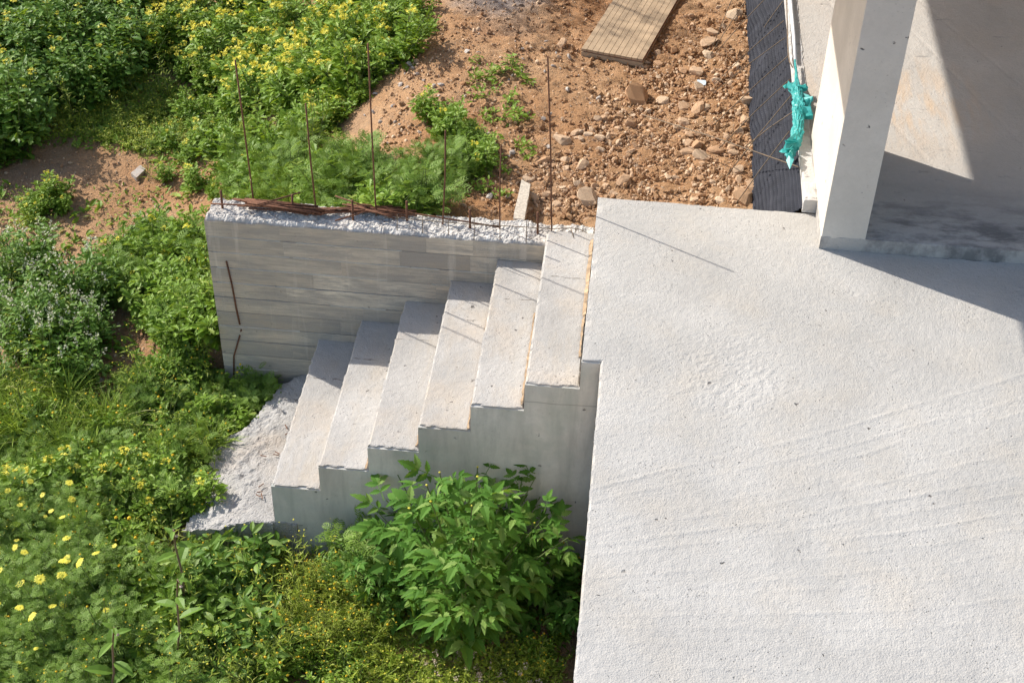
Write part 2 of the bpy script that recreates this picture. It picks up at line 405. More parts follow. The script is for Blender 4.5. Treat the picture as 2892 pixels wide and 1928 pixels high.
def hit(px, py, h=0.):
    """ground point whose spot at height h above it is seen at this pixel"""
    px = np.atleast_1d(np.asarray(px, float)); py = np.atleast_1d(np.asarray(py, float))
    d = ray(px, py); done = np.zeros(len(px), bool); out = np.zeros((len(px), 3))
    for z in np.linspace(.6, -2.1, 360):
        P = CAM+d*((z-CAM[2])/d[:, 2])[:, None]; g_ = hmap(P[:, 0], P[:, 1])
        now = (~done) & (z <= g_+h); out[now] = np.stack([P[:, 0], P[:, 1], g_], 1)[now]; done |= now
    return out

# ---------------------------------------------------------------- terrace
def dist_poly(x, y, pts):
    d = np.full(np.shape(x), 9.)
    for (a, b), (c, e) in zip(pts[:-1], pts[1:]):
        vx, vy = c-a, e-b; t = np.clip(((x-a)*vx+(y-b)*vy)/(vx*vx+vy*vy), 0, 1)
        d = np.minimum(d, np.hypot(x-a-t*vx, y-b-t*vy))
    return d
RR = np.random.default_rng(77); RIDGES = []
for q in range(19):                 # fan of trowel passes: level near the camera, rising to the right farther back
    u = q/18+RR.normal(0, .012); ya = -2.15+1.22*u; yb = -2.15+2.50*u; xa, xb = .12, 2.65
    if RR.random() < .4: xa += RR.random()*1.1
    if RR.random() < .4: xb -= RR.random()*1.0
    f = lambda x: ya+(yb-ya)*(x-.12)/2.53-.05*math.sin((x-.12)/2.53*3.14)
    RIDGES.append(([(x, f(x)) for x in np.linspace(xa, xb, 6)], .35+.75*RR.random()))
def terrace_z(x, y):
    z = .005*fbm(x*1.2, y*1.2, 0, 3, 21)+.0010*fbm(x*26, y*26, 0, 3, 22)
    wx = x+.02*fbm(x*3, y*3, 0, 2, 23); wy = y+.02*fbm(x*3, y*3, 0, 2, 24)
    for k, (r, amp) in enumerate(RIDGES):
        d = dist_poly(wx, wy, r); z = z+.0023*amp*np.exp(-(d/.011)**2)*np.clip(.7+.9*fbm(x*3.5, y*3.5, k, 3, 25), 0, 1.2)
    rough = smooth(np.hypot(x-.75, y+.02), .5, .12); z = z+.0035*rough*fbm(x*60, y*60, 0, 2, 26)
    return z
xs = np.unique(np.round(np.concatenate([[0, .0329, .0657], np.arange(XE, 2.75, .013), np.arange(2.8, 6.1, .3)]), 5))
ys = np.unique(np.round(np.concatenate([np.arange(-5, -2.4, .3), np.arange(-2.4, 0, .013), np.arange(0, 1.50, .013), [1.5]]), 5))
def tkeep(x, y): return ~((x < XE-1e-4) & (y < 0)) & ~((x > CX+.012) & (y > CY+.012))
V, F = block(xs, ys, terrace_z, lambda x, y: np.full(len(x), -1.75), tkeep, .012, 22, 3, .006)
tag(obj('concrete_terrace', mesh('terrace', V, F, M['slab'])), 'broad pale concrete terrace with trowel ridges beside the staircase', 'terrace')

# ---------------------------------------------------------------- staircase
st = empty('concrete_staircase', (-.8, .6, -1.6)); tag(st, 'six raw concrete steps climbing from weeds to the terrace', 'stairs')
def inv(o, p): o.matrix_parent_inverse = Matrix.Translation(-Vector(p.location))
for k in range(1, 7):
    x0 = -(7-k)*TR; x1 = x0+TR; zt = -(7-k)*RS
    far = W+.085 if k == 6 else W+.004
    def zf(x, y, zt=zt, k=k, x0=x0):
        return zt+.003*fbm(x*3, y*3, k, 3, 31)+.0015*fbm(x*30, y*30, k, 2, 32)-.004*np.exp(-((x-x0-TR)/.02)**2)
    V, F = block(np.linspace(x0, x1, 24), np.linspace(0, far, 110), zf, -1.9, None, .019, 26, 40+k, .010, .0008)
    # battered riser: the front face leans out towards its foot
    low = (V[:, 0] < x0+.02) & (V[:, 2] < zt-.02)
    foot = np.clip((zt-V[:, 2])/RS, 0, 1)
    V[low, 0] -= .016*foot[low]*(.5+.5*V[low, 1]/W)
    o = obj('step', mesh('step', V, F, M['step']), st); inv(o, st)
fx = np.unique(np.round(np.concatenate([np.linspace(-(7-k)*TR, -(6-k)*TR, 10) for k in range(1, 7)]+[[0, .05, XE]]), 5))
FV, FF = [], []
for a, b in zip(fx[:-1], fx[1:]):
    mid_ = (a+b)/2; k = int(np.ceil(7+mid_/TR-1e-9))-1 if mid_ < 0 else 7; k = min(max(k, 1), 7)
    zt = -(7-k)*RS-.013; zz = [zt, zt-.02]+list(np.linspace(zt-.15, -1.9, 6))
    n0 = len(FV)
    for z in zz: FV += [(a, -.003-.0012*float(vn(a*5, z*5, 0, 35)), z), (b, -.003-.0012*float(vn(b*5, z*5, 0, 35)), z)]
    FV += [(a, .012, zt+.004), (b, .012, zt+.004)]; e = len(FV)-2
    FF += [(n0+2*q+2, n0+2*q+3, n0+2*q+1, n0+2*q) for q in range(len(zz)-1)]+[(n0, n0+1, e+1, e)]
o = obj('flank', mesh('flank', FV, FF, M['flank']), st); inv(o, st)
# landing riser filler under terrace nose is the terrace itself; timber left in the corners
rng = np.random.default_rng(5)
for k, (a, b) in {6: (.18, .55), 5: (.02, .62), 4: (.0, .8), 3: (.02, .5), 2: (.0, .5), 1: (.3, .75)}.items():
    xr = -(6-k)*TR-.017; z = -(7-k)*RS
    yy = np.linspace(a*W, b*W, 24); wv = .0025+.004*rng.random(24)
    top = np.stack([xr+.002*rng.standard_normal(24)-wv, yy, np.full(24, z+.006)], 1); t2 = top.copy(); t2[:, 0] += wv*2.2; t2[:, 2] += .005
    b1 = top.copy(); b1[:, 2] -= .012
    V = np.concatenate([b1, top, t2]); F = []
    for q in range(23):
        F += [(q, q+1, 24+q+1, 24+q), (24+q, 24+q+1, 48+q+1, 48+q)]
    o = obj('timber_strip', mesh('timber_strip', V, F, M['strip_wood']), st); inv(o, st)
if 1:   # upper corner strip behind the top tread
    yy = np.linspace(.45*W, W, 14)
    V = np.concatenate([np.stack([np.full(14, -.026)+.003*rng.standard_normal(14), yy, np.full(14, -RS+.004)], 1), np.stack([np.full(14, -.006), yy, np.full(14, -RS+.02)], 1)])
    o = obj('timber_strip', mesh('timber_strip', V, [(q, q+1, 15+q, 14+q) for q in range(13)], M['strip_wood']), st); inv(o, st)

# footing of rough mortar at the foot of the stairs
PZ = -1.425
pad_px = [(623, 1204), (560, 1204), (500, 1212), (455, 1204), (418, 1196), (440, 1165), (462, 1120), (470, 1070), (478, 1040), (492, 1000), (540, 985), (590, 950), (608, 925), (640, 890), (690, 868), (730, 850)]
pw = onz(np.array([p[0] for p in pad_px]), np.array([p[1] for p in pad_px]), PZ-.03)[:, :2]
poly = np.concatenate([pw, [[-1.60, 1.32], [-1.60, -.01]]])
poly_w = poly
def inpoly(x, y, P):
    r = np.zeros(np.shape(x), bool); n = len(P)
    for i in range(n):
        (ax, ay), (bx, by) = P[i], P[(i+1) % n]
        c = (ay > y) != (by > y); r ^= c & (x < (bx-ax)*(y-ay)/((by-ay) if by != ay else 1e-9)+ax)
    return r
def pad_z(x, y):
    d = np.clip((-1.73-x)/.5, 0, 1)
    lum = smooth(d, .1, .5)
    return PZ-.10*d**2+.004*fbm(x*6, y*6, 0, 3, 51)+lum*(.020*fbm(x*16, y*16, 0, 3, 52)+.014*np.abs(fbm(x*34, y*34, 0, 2, 53)))
V, F = block(np.arange(-2.42, -1.58, .011), np.arange(-.12, 1.36, .011), pad_z, -1.9,
             lambda x, y: inpoly(x+.02*fbm(x*9, y*9, 0, 3, 54), y+.02*fbm(x*9, y*9, 4, 3, 55), poly), .012, 25, 6, .01)
tag(obj('mortar_footing', mesh('mortar_footing', V, F, M['mortar'])), 'lumpy spilled concrete footing at the foot of the stairs', 'footing')

# ---------------------------------------------------------------- retaining wall
ZW = -.24
wl = empty('retaining_wall', (-1.2, W+.12, -1.6)); tag(wl, 'board-marked grey concrete wall with rusty rods in its broken top', 'wall')
def wtop(x, y):
    e = np.minimum(y-W, W+TW-y)
    return ZW+.016*fbm(x*7, y*7, 0, 3, 61)+.017*fbm(x*22, y*22, 0, 3, 62)+.018*np.abs(fbm(x*48, y*48, 0, 3, 63))-.02*smooth(e, .03, 0)
V, F = block(np.arange(XW, -.001, .0085), np.linspace(W+.006, W+TW, 30), wtop, -2.1, None, .012, 30, 7, .012)
o = obj('wall_core', mesh('wall_core', V, F, M['rubble']), wl); inv(o, wl)
nb = 14; zt = ZW-.012; bh = .117
for b in range(nb):
    z1 = zt-b*bh; z0 = z1-bh+.0034; cuts = [XW-.003]
    while cuts[-1] < -.25: cuts.append(cuts[-1]+.28+.75*rng.random())
    cuts[-1] = 0.
    for pc, (xa, xb) in enumerate(zip(cuts[:-1], cuts[1:])):
        xx = np.linspace(xa, xb-.0006, 26); zz = np.array([z0, z0+.0025, (z0+z1)/2, z1-.0025, z1]); off = .0016*rng.random()
        X_, Z_ = np.meshgrid(xx, zz, indexing='ij')
        Zw = Z_+.002*vn(X_*2.2, b*3.3, 0, 64)
        if b == 0: Zw[:, 3:] += (.010*fbm(xx*18, 0*xx, 0, 3, 66))[:, None]
        Yv = W-off-.0006*fbm(X_*4, Z_*40, 0, 3, 65)
        Yv[:, 0] += .0016; Yv[:, -1] += .0016
        n = len(zz); V = np.stack([X_, Yv, Zw], -1).reshape(-1, 3)
        Fq = [(i*n+j, (i+1)*n+j, (i+1)*n+j+1, i*n+j+1) for i in range(len(xx)-1) for j in range(n-1)]
        if pc == 0:     # close the left end back into the core
            m0 = len(V); V = np.concatenate([V, np.stack([np.full(n, XW-.003), np.full(n, W+.05), zz], 1)])
            Fq += [(j, j+1, m0+j+1, m0+j) for j in range(n-1)]
        o = obj('board_imprint', mesh('board_imprint', V, Fq, M['band']), wl); inv(o, wl)
for b in range(1, nb-1):            # cement fins squeezed out between the form boards
    x = XW+.05*rng.random()
    while x < -.1:
        L = .15+.6*rng.random(); x2 = min(x+L, -.01); z = zt-b*bh
        if rng.random() < .75 and not (x2 > -1.73 and z < -RS*5):
            xx = np.linspace(x, x2, 8); zz = z+.002*vn(xx*2.2, b*3.3, 0, 64); hh = .0012+.0020*rng.random(8)
            V = np.concatenate([np.stack([xx, np.full(8, W+.002), zz+hh], 1), np.stack([xx, np.full(8, W-.0045), zz], 1), np.stack([xx, np.full(8, W+.002), zz-hh], 1)])
            Fq = [(a*8+q, a*8+q+1, a*8+q+9, a*8+q+8) for a in (0, 1) for q in range(7)]
            o = obj('cement_fin', mesh('cement_fin', V, Fq, M['seam']), wl); inv(o, wl)
        x = x2+.12*rng.random()
def rod(name, P, r, mname, parent, k=6):
    o = obj(name, mesh(name, *tube(P, r, r, k), M[mname], True), parent)
    if parent: inv(o, parent)
    return o
for (b, t) in [((590, 447), (540, 138)), ((727, 492), (702, 238)), ((864, 497), (845, 100)), ((1017, 512), (1023, 300)), ((1148, 525), (1151, 335)), ((1267, 533), (1258, 130))]:
    B = onz(b[0], b[1], ZW); B[1] = min(B[1], W+TW-.03); T = ony(t[0], t[1], B[1])
    mid = (B+T)/2+np.array([.006*rng.standard_normal(), 0, 0])
    rod('tall_rebar', [B-(0, 0, .1), B, mid, T], .0052, 'rust', wl)
for (b, t) in [((511, 478), (507, 438)), ((672, 490), (671, 447)), ((811, 505), (809, 460)), ((935, 510), (934, 462)), ((1080, 522), (1079, 482)), ((1235, 535), (1235, 488))]:
    B = onz(b[0], b[1], ZW); T = ony(t[0], t[1], B[1]); rod('rebar_stub', [B-(0, 0, .1), B, T], .0075, 'rust', wl)
def zz2(x, y): return ((1100+x/3.618)/DS, (500+y/3.618)/DS)
pts = []
for x, y in [(-60, 410), (80, 420), (340, 440), (605, 465), (865, 484), (1130, 497), (1395, 512), (1660, 528), (1850, 520), (1960, 540), (2100, 618)]:
    a = zz2(x, y); pts.append(ony(a[0], a[1], W+.10))
rod('mesh_wire', pts, .0026, 'wire', wl, 5)
for x, a, b in [(80, 385, 525), (340, 395, 555), (605, 425, 582), (867, 430, 610), (1130, 450, 620), (1400, 455, 645), (1662, 470, 610)]:
    q0 = zz2(x-2, b); q1 = zz2(x, a); B = onz(q0[0], q0[1], ZW+.01); T = ony(q1[0], q1[1], B[1]); rod('mesh_wire', [B-(0, 0, .03), B, T], .0024, 'wire', wl, 5)
q0 = zz2(1890, 640); q1 = zz2(1850, 520); rod('mesh_wire', [onz(*q0, -.19), ony(*q1, W+.10)], .0024, 'wire', wl, 5)
# exposed rods on the board-marked face
for L in ([(520, 600), (533, 655), (543, 710), (551, 745)], [(554, 757), (553, 761)], [(551, 770), (537, 818), (537, 866)]):
    rod('exposed_rebar', [ony(a, b, W-.006) for a, b in L], .0055, 'rust', wl)
# loose rods lying on the wall top: each is a thing of its own
nr = 0
def loose(a, b, z, mid=None):
    global nr
    A, B = onz(a[0], a[1], z), onz(b[0], b[1], z+.002)
    for q in (A, B): q[1] = np.clip(q[1], W-.02, W+TW+.05)
    C_ = (A+B)/2+np.array([0, .004*rng.standard_normal(), 0])
    base = Vector(C_); P = np.array([A, C_, B])-np.array(base)
    o = obj('loose_rod', mesh('loose_rod', *tube(P, .0050, .0050, 6), M['rust'], True), None, base)
    tag(o, 'short rusty steel rod in the heap on the wall top', 'steel rod', 'loose rusty rods heaped on the wall'); nr += 1
for q in range(26):
    u = q/26; loose((556+rng.normal(0, 9)+12*u, 452+26*u*rng.random()+4), (728+rng.normal(0, 14), 472+22*rng.random()), -.218+.009*(q % 6))
for q in range(14):
    loose((703+rng.normal(0, 14), 492-14*rng.random()), (885+rng.normal(0, 26), 472+16*rng.random()), -.215+.008*(q % 4))
for q in range(19):
    loose((800+rng.normal(0, 22), 466+18*rng.random()), (925+rng.normal(0, 22), 478+26*rng.random()), -.215+.008*(q % 5))
loose((590, 470), (690, 442), -.16); loose((484, 468), (640, 471), -.19); loose((772, 630), (905, 478), -.2) if 0 else None
loose((770, 450), (850, 477), -.18); loose((770, 507), (860, 480), -.19); loose((870, 478), (1150, 522), -.205)

# ---------------------------------------------------------------- indoor floor, column, roof
def joint_z(x, y):
    z = SH+.002*fbm(x*2, y*2, 0, 3, 71)+.001*fbm(x*30, y*30, 0, 2, 72)
    for r in ([(1.75, 4.6), (2.75, 1.9)], [(2.0, 4.6), (3.2, 2.0)], [(1.5, 3.2), (2.3, 1.3)], [(1.35, 4.6), (1.75, 3.4)]):
        d = dist_poly(x, y, r); z = z-.0025*np.exp(-(d/.016)**2)
    return z
SX = 1.215
xs = np.concatenate([np.arange(CX-.002, 3.3, .014), np.arange(3.3, 8, .4)]); ys = np.concatenate([np.arange(CY, 5.2, .014), np.arange(5.2, 11, .4)])
fl = empty('raised_floor', (3, 4, 0)); tag(fl, 'grey indoor concrete floor, stained and partly shaded, behind the column', 'floor')
V, F = block(xs, ys, joint_z, -1.75, None, .006, 25, 8, .004)
o = obj('floor_slab', mesh('floor_slab', V, F, M['floor']), fl); inv(o, fl)
V, F = block(np.linspace(SX-.012, CX+.006, 7), np.arange(1.503, 6.5, .013), lambda x, y: SH+.006+.003*fbm(x*20, y*20, 0, 3, 73), .0, None, .01, 20, 9, .006)
o = obj('slab_edge', mesh('slab_edge', V, F, M['strip']), fl); inv(o, fl)
# column with sharp, slightly chipped arrises
def column():
    zs = np.concatenate([[SH-.03], np.linspace(SH+.002, 3.0, 60)])
    prof = []
    n = 14
    for (ax, ay), (bx, by) in zip([(CX, CY+.003), (CX+CW, CY+.003), (CX+CW, CY+CD), (CX, CY+CD)], [(CX+CW, CY+.003), (CX+CW, CY+CD), (CX, CY+CD), (CX, CY+.003)]):
        for t in [.012, .25, .5, .75, .988]: prof.append((ax+(bx-ax)*t, ay+(by-ay)*t))
    prof = np.array(prof); k = len(prof); V = []; cen = np.array([CX+CW/2, CY+CD/2])
    for z in zs:
        p = prof.copy(); nz = fbm(p[:, 0]*30, p[:, 1]*30, z*14, 3, 81)
        p += (p-cen)*(.0025*nz)[:, None]
        V += [(a, b, z) for a, b in p]
    F = [(i*k+j, i*k+(j+1) % k, (i+1)*k+(j+1) % k, (i+1)*k+j) for i in range(len(zs)-1) for j in range(k)]
    return np.array(V), np.array(F)
tag(obj('concrete_column', mesh('concrete_column', *column(), M['column'])), 'tall blade-shaped concrete column at the corner of the raised floor', 'column')
HR = 2.62
tag(obj('roof_slab', mesh('roof_slab', *box(CX-(HR-.865)/.833, 8.5, CY-.01, 11, HR, HR+.25), M['column'])), 'concrete roof slab overhead, out of view, shading the indoor floor', 'roof')

# ---------------------------------------------------------------- dimpled drainage sheet down the foundation wall
def membrane():
    ys = np.arange(1.53, 6.0, .006); us = np.linspace(0, 1, 70)
    U_, Y_ = np.meshgrid(us, ys, indexing='ij')
    fold = .030*fbm(U_*2.2, Y_*3.4, 0, 3, 91)+.026*np.abs(np.sin(Y_*3.3+U_*2.0+1.5*vn(Y_*.9, 0, 0, 92)))*U_*(1-U_)*3
    x = SX-.012-.19*smooth(U_, .05, .85)-.05*U_-fold*smooth(U_, 0, .3); z = SH-.045-.06*U_-.42*U_**1.5+.010*vn(Y_*2, U_*2, 0, 93)*(1-U_)
    # dimples
    px = .024; a = np.mod(Y_/px, 1)-.5; b = np.mod(U_*.48/px, 1)-.5
    dm = -np.exp(-(np.maximum(abs(a), abs(b))/.30)**6)*.016
    x -= dm*.8; z += dm*.6
    n = len(ys); i, j = np.meshgrid(np.arange(len(us)-1), np.arange(n-1), indexing='ij')
    Q = np.stack([i*n+j, i*n+j+1, (i+1)*n+j+1, (i+1)*n+j], -1).reshape(-1, 4)
    return np.stack([x, Y_, z], -1).reshape(-1, 3), Q
V, F = membrane(); mo = obj('drainage_membrane', mesh('drainage_membrane', V, F, M['membrane'], True))
s = mo.modifiers.new('thick', 'SOLIDIFY'); s.thickness = .002
tag(mo, 'dark blue-black dimpled plastic sheet hung along the foundation edge', 'plastic sheet')

# thin rods sticking out of the floor edge over the sheet
def z3(x, y): return ((1928+x/2.4388)/DS, (y/2.4388)/DS)
WR = [((560, 3), (225, 370), .003), ((690, 10), (490, 300), .003), ((695, 145), (215, 580), .003), ((705, 262), (220, 632), .003), ((742, 375), (215, 860), .0033),
      ((738, 547), (250, 1022), .0033), ((748, 658), (300, 1215), .0033), ((757, 775), (430, 1012), .0033), ((735, 905), (370, 1400), .0033), ((838, 1168), (-280, 790), .0040), ((852, 1378), (670, 1445), .0050),
      ((480, -60), (190, 380), .003), ((350, -30), (205, 330), .003)]
for a, b, r in WR:
    pa, pb = z3(*a), z3(*b)
    A = onz(pa[0], pa[1], .05); B = onz(pb[0], pb[1], -.24)
    if A[0] > SX-.004: A = A+(A-B)/np.linalg.norm(A-B)*.02
    Mi = (A+B)/2+np.array([0, 0, .012]); A2 = A+(B-A)*.06+np.array([0, 0, .004])
    rod('edge_rod', [A, A2, Mi, B], r, 'wire', fl, 5)
P = [onz(*z3(*q), .12) for q in ((720, -60), (716, 0), (720, 150), (724, 300), (728, 380), (738, 430), (757, 466))]
rod('edge_rod', P, .0045, 'wire', fl, 6)

# white tube for the sunlit slab lip and turquoise film on the floor edge
P = [onz(*z3(*q), SH+.03) for q in ((726, -120), (745, 40), (765, 250), (776, 420))]
tag(obj('sunlit_lip', mesh('sunlit_lip', *tube(P, .016, .010, 10), M['lit_lip'], True)), 'white tube added for the sunlit lip of the raised floor edge', 'slab lip')
def film():
    path = [((772, 412), .008), ((778, 455), .012), ((782, 500), .013), ((785, 560), .024), ((786, 620), .060), ((795, 680), .052), ((805, 745), .068), ((800, 800), .060), ((795, 860), .055), ((790, 920), .060), ((785, 980), .052), ((765, 1020), .052), ((745, 1050), .055), ((738, 1085), .030)]
    n = len(path); C_ = np.array([onz(*z3(*p), SH+.05-.09*smooth(i, 9.5, 13)) for i, (p, r) in enumerate(path)]); R_ = .6*np.array([r for _, r in path])
    t = np.linspace(0, n-1, 150); Cc = np.stack([np.interp(t, np.arange(n), C_[:, q]) for q in range(3)], 1); Rr = np.interp(t, np.arange(n), R_)
    k = 48; V = []
    for i in range(150):
        th = np.arange(k)*2*math.pi/k
        r = Rr[i]*(1+.30*fbm(np.cos(th)*2.2, np.sin(th)*2.2, t[i]*2.2, 3, 95)+.25*fbm(np.cos(th)*5, np.sin(th)*5, t[i]*3, 2, 96))
        r = r*(1+.18*fbm(np.cos(th)*9, np.sin(th)*9, t[i]*9, 2, 98)); V += list(Cc[i]+np.stack([np.cos(th)*r, .12*r*np.sin(th*3+t[i]*5), np.sin(th)*r*.8], 1))
    V = np.array(V)
    F = [(i*k+j, i*k+(j+1) % k, (i+1)*k+(j+1) % k, (i+1)*k+j) for i in range(149) for j in range(k)]
    # ragged flaps
    mb = MB(); mb.add(V, F)
    for c, d, s_ in [((740, 615), (-1, .2), .055), ((825, 615), (1, .2), .05), ((850, 715), (1, 0), .06), ((865, 790), (1, -.1), .06), ((725, 1045), (-1, -.3), .06), ((850, 690), (1, .4), .05), ((735, 1075), (-.4, -1), .05), ((745, 985), (-1, 0), .05)]:
        p = onz(*z3(*c), SH+.05)
        for q in range(3):
            e = .6*np.array([d[0]*s_*(.5+rng.random()), d[1]*s_+.03*rng.standard_normal(), .03*rng.standard_normal()])
            o_ = np.array([-d[0]*.03, .03*rng.standard_normal(), .01*rng.standard_normal()])
            sdv = np.array([.01*rng.standard_normal(), .028, .02*rng.standard_normal()])
            mb.add([p+o_-sdv, p+o_+sdv, p+e*.6+sdv*.9+(0, 0, .012), p+e+(0, 0, .0), p+e*.7-sdv*.8], [(0, 1, 2), (0, 2, 4), (4, 2, 3)])
    return mb.mesh('turquoise_film', M['teal'])
tag(obj('plastic_film', film()), 'crumpled turquoise plastic film bunched on the floor edge beside the column', 'plastic film')

# ---------------------------------------------------------------- grooved board lying on the earth
gb = empty('grooved_board'); tag(gb, 'beige grooved board lying on stony earth at the top edge', 'board')
zb = -.30
c0, c1, c2 = (onz(*q, zb) for q in ((1335, 112), (1476, 138), (1412, -30)))
ux = c1-c0; wid = np.linalg.norm(ux); ux /= wid; uy = c2-c0; uy -= ux*(uy@ux); uy /= np.linalg.norm(uy); ln = 1.35
gb.location = Vector(c0); gb.rotation_euler = (0, 0, math.atan2(ux[1], ux[0]))
nrib = 11; rw = wid/nrib
def bb(x0, x1, y0, y1, z0, z1, jit=0):
    xx = np.linspace(x0, x1, 2); yy = np.linspace(y0, y1, 24); V, F = block(xx, yy, lambda x, y: z1+.0006*fbm(x*40, y*9, 0, 2, 97), z0, None, .0012, 40, int(x0*1000), .0008, .0); return V, F
for q in range(nrib):
    V, F = box(q*rw+.0016, (q+1)*rw-.0016, .006*rng.random(), ln, -.018, .0008*rng.random())
    obj('rib', mesh('rib', V, F, M['clay']), gb)
V, F = box(.0015, wid-.0015, .012, ln-.005, -.028, -.0035); obj('core_layer', mesh('core_layer', V, F, M['clay_dark']), gb)
V, F = bb(.0, wid, .006, ln, -.044, -.0285); obj('lower_layer', mesh('lower_layer', V, F, M['clay']), gb)

# broken terrazzo-like strip behind the wall, litter, pale slab
def shard(name, pts_px, z, th, m, seed, lift=.0):
    P = np.array([onz(a, b, z)[:2] for a, b in pts_px]); c = P.mean(0); P = P-c; n = len(P)
    # subdivide the outline and break it up
    Q = []
    for i in range(n):
        for t in np.linspace(0, 1, 7)[:-1]: Q.append(P[i]+(P[(i+1) % n]-P[i])*t)
    Q = np.array(Q); Q += .006*np.stack([fbm(Q[:, 0]*40, Q[:, 1]*40, seed, 3), fbm(Q[:, 0]*40, Q[:, 1]*40, seed+9, 3)], 1); n = len(Q)
    V = np.concatenate([np.c_[Q*.98, np.full(n, th)], np.c_[Q, np.full(n, th-.005)], np.c_[Q, np.full(n, -.01)], [[0, 0, th]]])
    F = [(i, (i+1) % n, 3*n, 3*n) for i in range(n)]; T = [(i, (i+1) % n, 3*n) for i in range(n)]
    for a in range(2):
        for i in range(n): j = (i+1) % n; T += [(a*n+i, (a+1)*n+i, (a+1)*n+j), (a*n+i, (a+1)*n+j, a*n+j)]
    return obj(name, mesh(name, V, T, m), None, (c[0], c[1], z-th+lift))
o = shard('broken_strip', [(1197, 412), (1219, 422), (1205, 505), (1178, 501)], -.27, .035, M['pale'], 1)
tag(o, 'broken pale speckled strip on the earth just behind the wall', 'offcut')
zc = float(hit(318, 395)[0][2]); o = shard('stone_slab', [(300, 397), (322, 379), (335, 388), (314, 408)], zc+.03, .035, M['greystone'], 4)
tag(o, 'flat pale slab of stone on bare earth left of the wall', 'stone')
o = shard('plastic_scrap', [(1601, 186), (1622, 188), (1621, 198), (1602, 199)], -.32, .012, M['litter'], 6, .01)
tag(o, 'pale blue and white plastic scrap among stones near the board', 'litter')
for q, (a, b) in enumerate([((588, 1135), (598, 1140)), ((590, 1130), (604, 1128)), ((600, 1132), (603, 1145)), ((594, 1118), (606, 1110)), ((628, 1043), (640, 1045)), ((632, 1037), (642, 1042)), ((655, 975), (660, 985)), ((655, 998), (663, 993)), ((598, 1045), (612, 1048))]):
    A, B = onz(*a, PZ+.012), onz(*b, PZ+.014); c = Vector((A+B)/2)
    o = obj('rusty_offcut', mesh('rusty_offcut', *tube(np.array([A, B])-np.array(c), .0035, .003, 5), M['rust']), None, c)
    tag(o, 'small rusty wire offcut lying on the concrete footing', 'wire offcut', 'rusty offcuts on the footing')

# ---------------------------------------------------------------- stones and gravel
def ico(sub):
    bm = bmesh.new(); bmesh.ops.create_icosphere(bm, subdivisions=sub, radius=1); bm.verts.ensure_lookup_table()
    V = np.array([v.co[:] for v in bm.verts]); T = np.array([[v.index for v in f.verts] for f in bm.faces]); bm.free(); return V, T
IV, IT = ico(2); GV, GT = ico(1)
def rockmesh(seed):
    r = np.random.default_rng(seed); V = IV.copy()
    for _ in range(13):          # knock flats off
        n = r.standard_normal(3); n /= np.linalg.norm(n); h = .45+.35*r.random(); d = V@n-h; V = V-np.clip(d, 0, None)[:, None]*n
    V *= 1+.10*fbm(V[:, 0]*1.8, V[:, 1]*1.8, V[:, 2]*1.8+seed, 3)[:, None]
    V *= np.array([1, .6+.35*r.random(), .42+.3*r.random()]); return V
ROCK = [mesh('stone_mesh', rockmesh(s), IT, M['stone']) for s in range(10)]
ROCKG = [mesh('stone_mesh', rockmesh(s+50), IT, M['greystone']) for s in range(5)]
def put_stone(px, py, size, me, label, group, name='stone', rz=None):
    p = hit(px, py)[0]; o = obj(name, me, None, (p[0], p[1], p[2]+size*.22))
    o.scale = (size,)*3; o.rotation_euler = (rng.normal(0, .2), rng.normal(0, .2), rng.random()*6.3 if rz is None else rz)
    tag(o, label, 'stone', group); return o
named = [(1614, 253, .075, 0, 'large flat pale stone among rubble left of the plastic sheet'), (1290, 105, .062, 1, 'long sandy stone beside the near corner of the grooved board'),
         (1554, 298, .055, 2, 'elongated tan stone, largest midway down the rubble slope'), (1385, 278, .05, 3, 'rounded tan stone below the slope of fine gravel'),
         (1730, 437, .075, 4, 'big rounded stone touching the plastic sheet by the terrace'), (1715, 240, .07, 5, 'pale boulder leaning on the plastic sheet halfway up'),
         (1688, 40, .085, 6, 'brown shaded boulder beside the plastic sheet near the top'), (1640, 352, .07, 7, 'sandy stone half buried between the thin steel rods'),
         (1580, 356, .06, 8, 'oval tan stone in rubble above the terrace corner'), (1378, 322, .05, 9, 'smooth tan pebble right of the tallest right-hand rod')]
for px, py, s_, k, lab in named: put_stone(px, py, s_, ROCK[k], lab, None)
for px, py, s_, k, lab in [(1052, 345, .055, 0, 'striped grey stone beside the small bush on the earth'), (1108, 322, .05, 1, 'round purplish grey stone right of the small bush'), (232, 878, .045, 2, 'white stone in the shaded earth left of the wall'), (395, 860, .055, 3, 'pale grey stone half hidden in weeds by the wall foot'), (505, 1012, .05, 4, 'flat brownish stone at the edge of the footing'), (860, 1435, .05, 0, 'flat grey stone on bare soil below the leafy bush')]:
    put_stone(px, py, s_, ROCKG[k], lab, None)
def samp(poly, n, r=rng):
    P = np.array(poly, float); lo, hi = P.min(0), P.max(0); out = np.zeros((0, 2))
    while len(out) < n:
        q = lo+(hi-lo)*r.random((n*2, 2)); out = np.concatenate([out, q[inpoly(q[:, 0], q[:, 1], P)]])
    return out[:n]
RUB = [(1500, 60), (1735, 0), (1745, 470), (1400, 455), (1375, 520), (1180, 480), (1240, 350), (1400, 240)]
def clear(p): return not (-2.45 < p[0] < 1.3 and -.05 < p[1] < 1.60) and not (p[0] > .06 and p[1] < 1.6) and p[0] < .98
ns = 0
pts = samp(RUB, 420); H = hit(pts[:, 0], pts[:, 1])
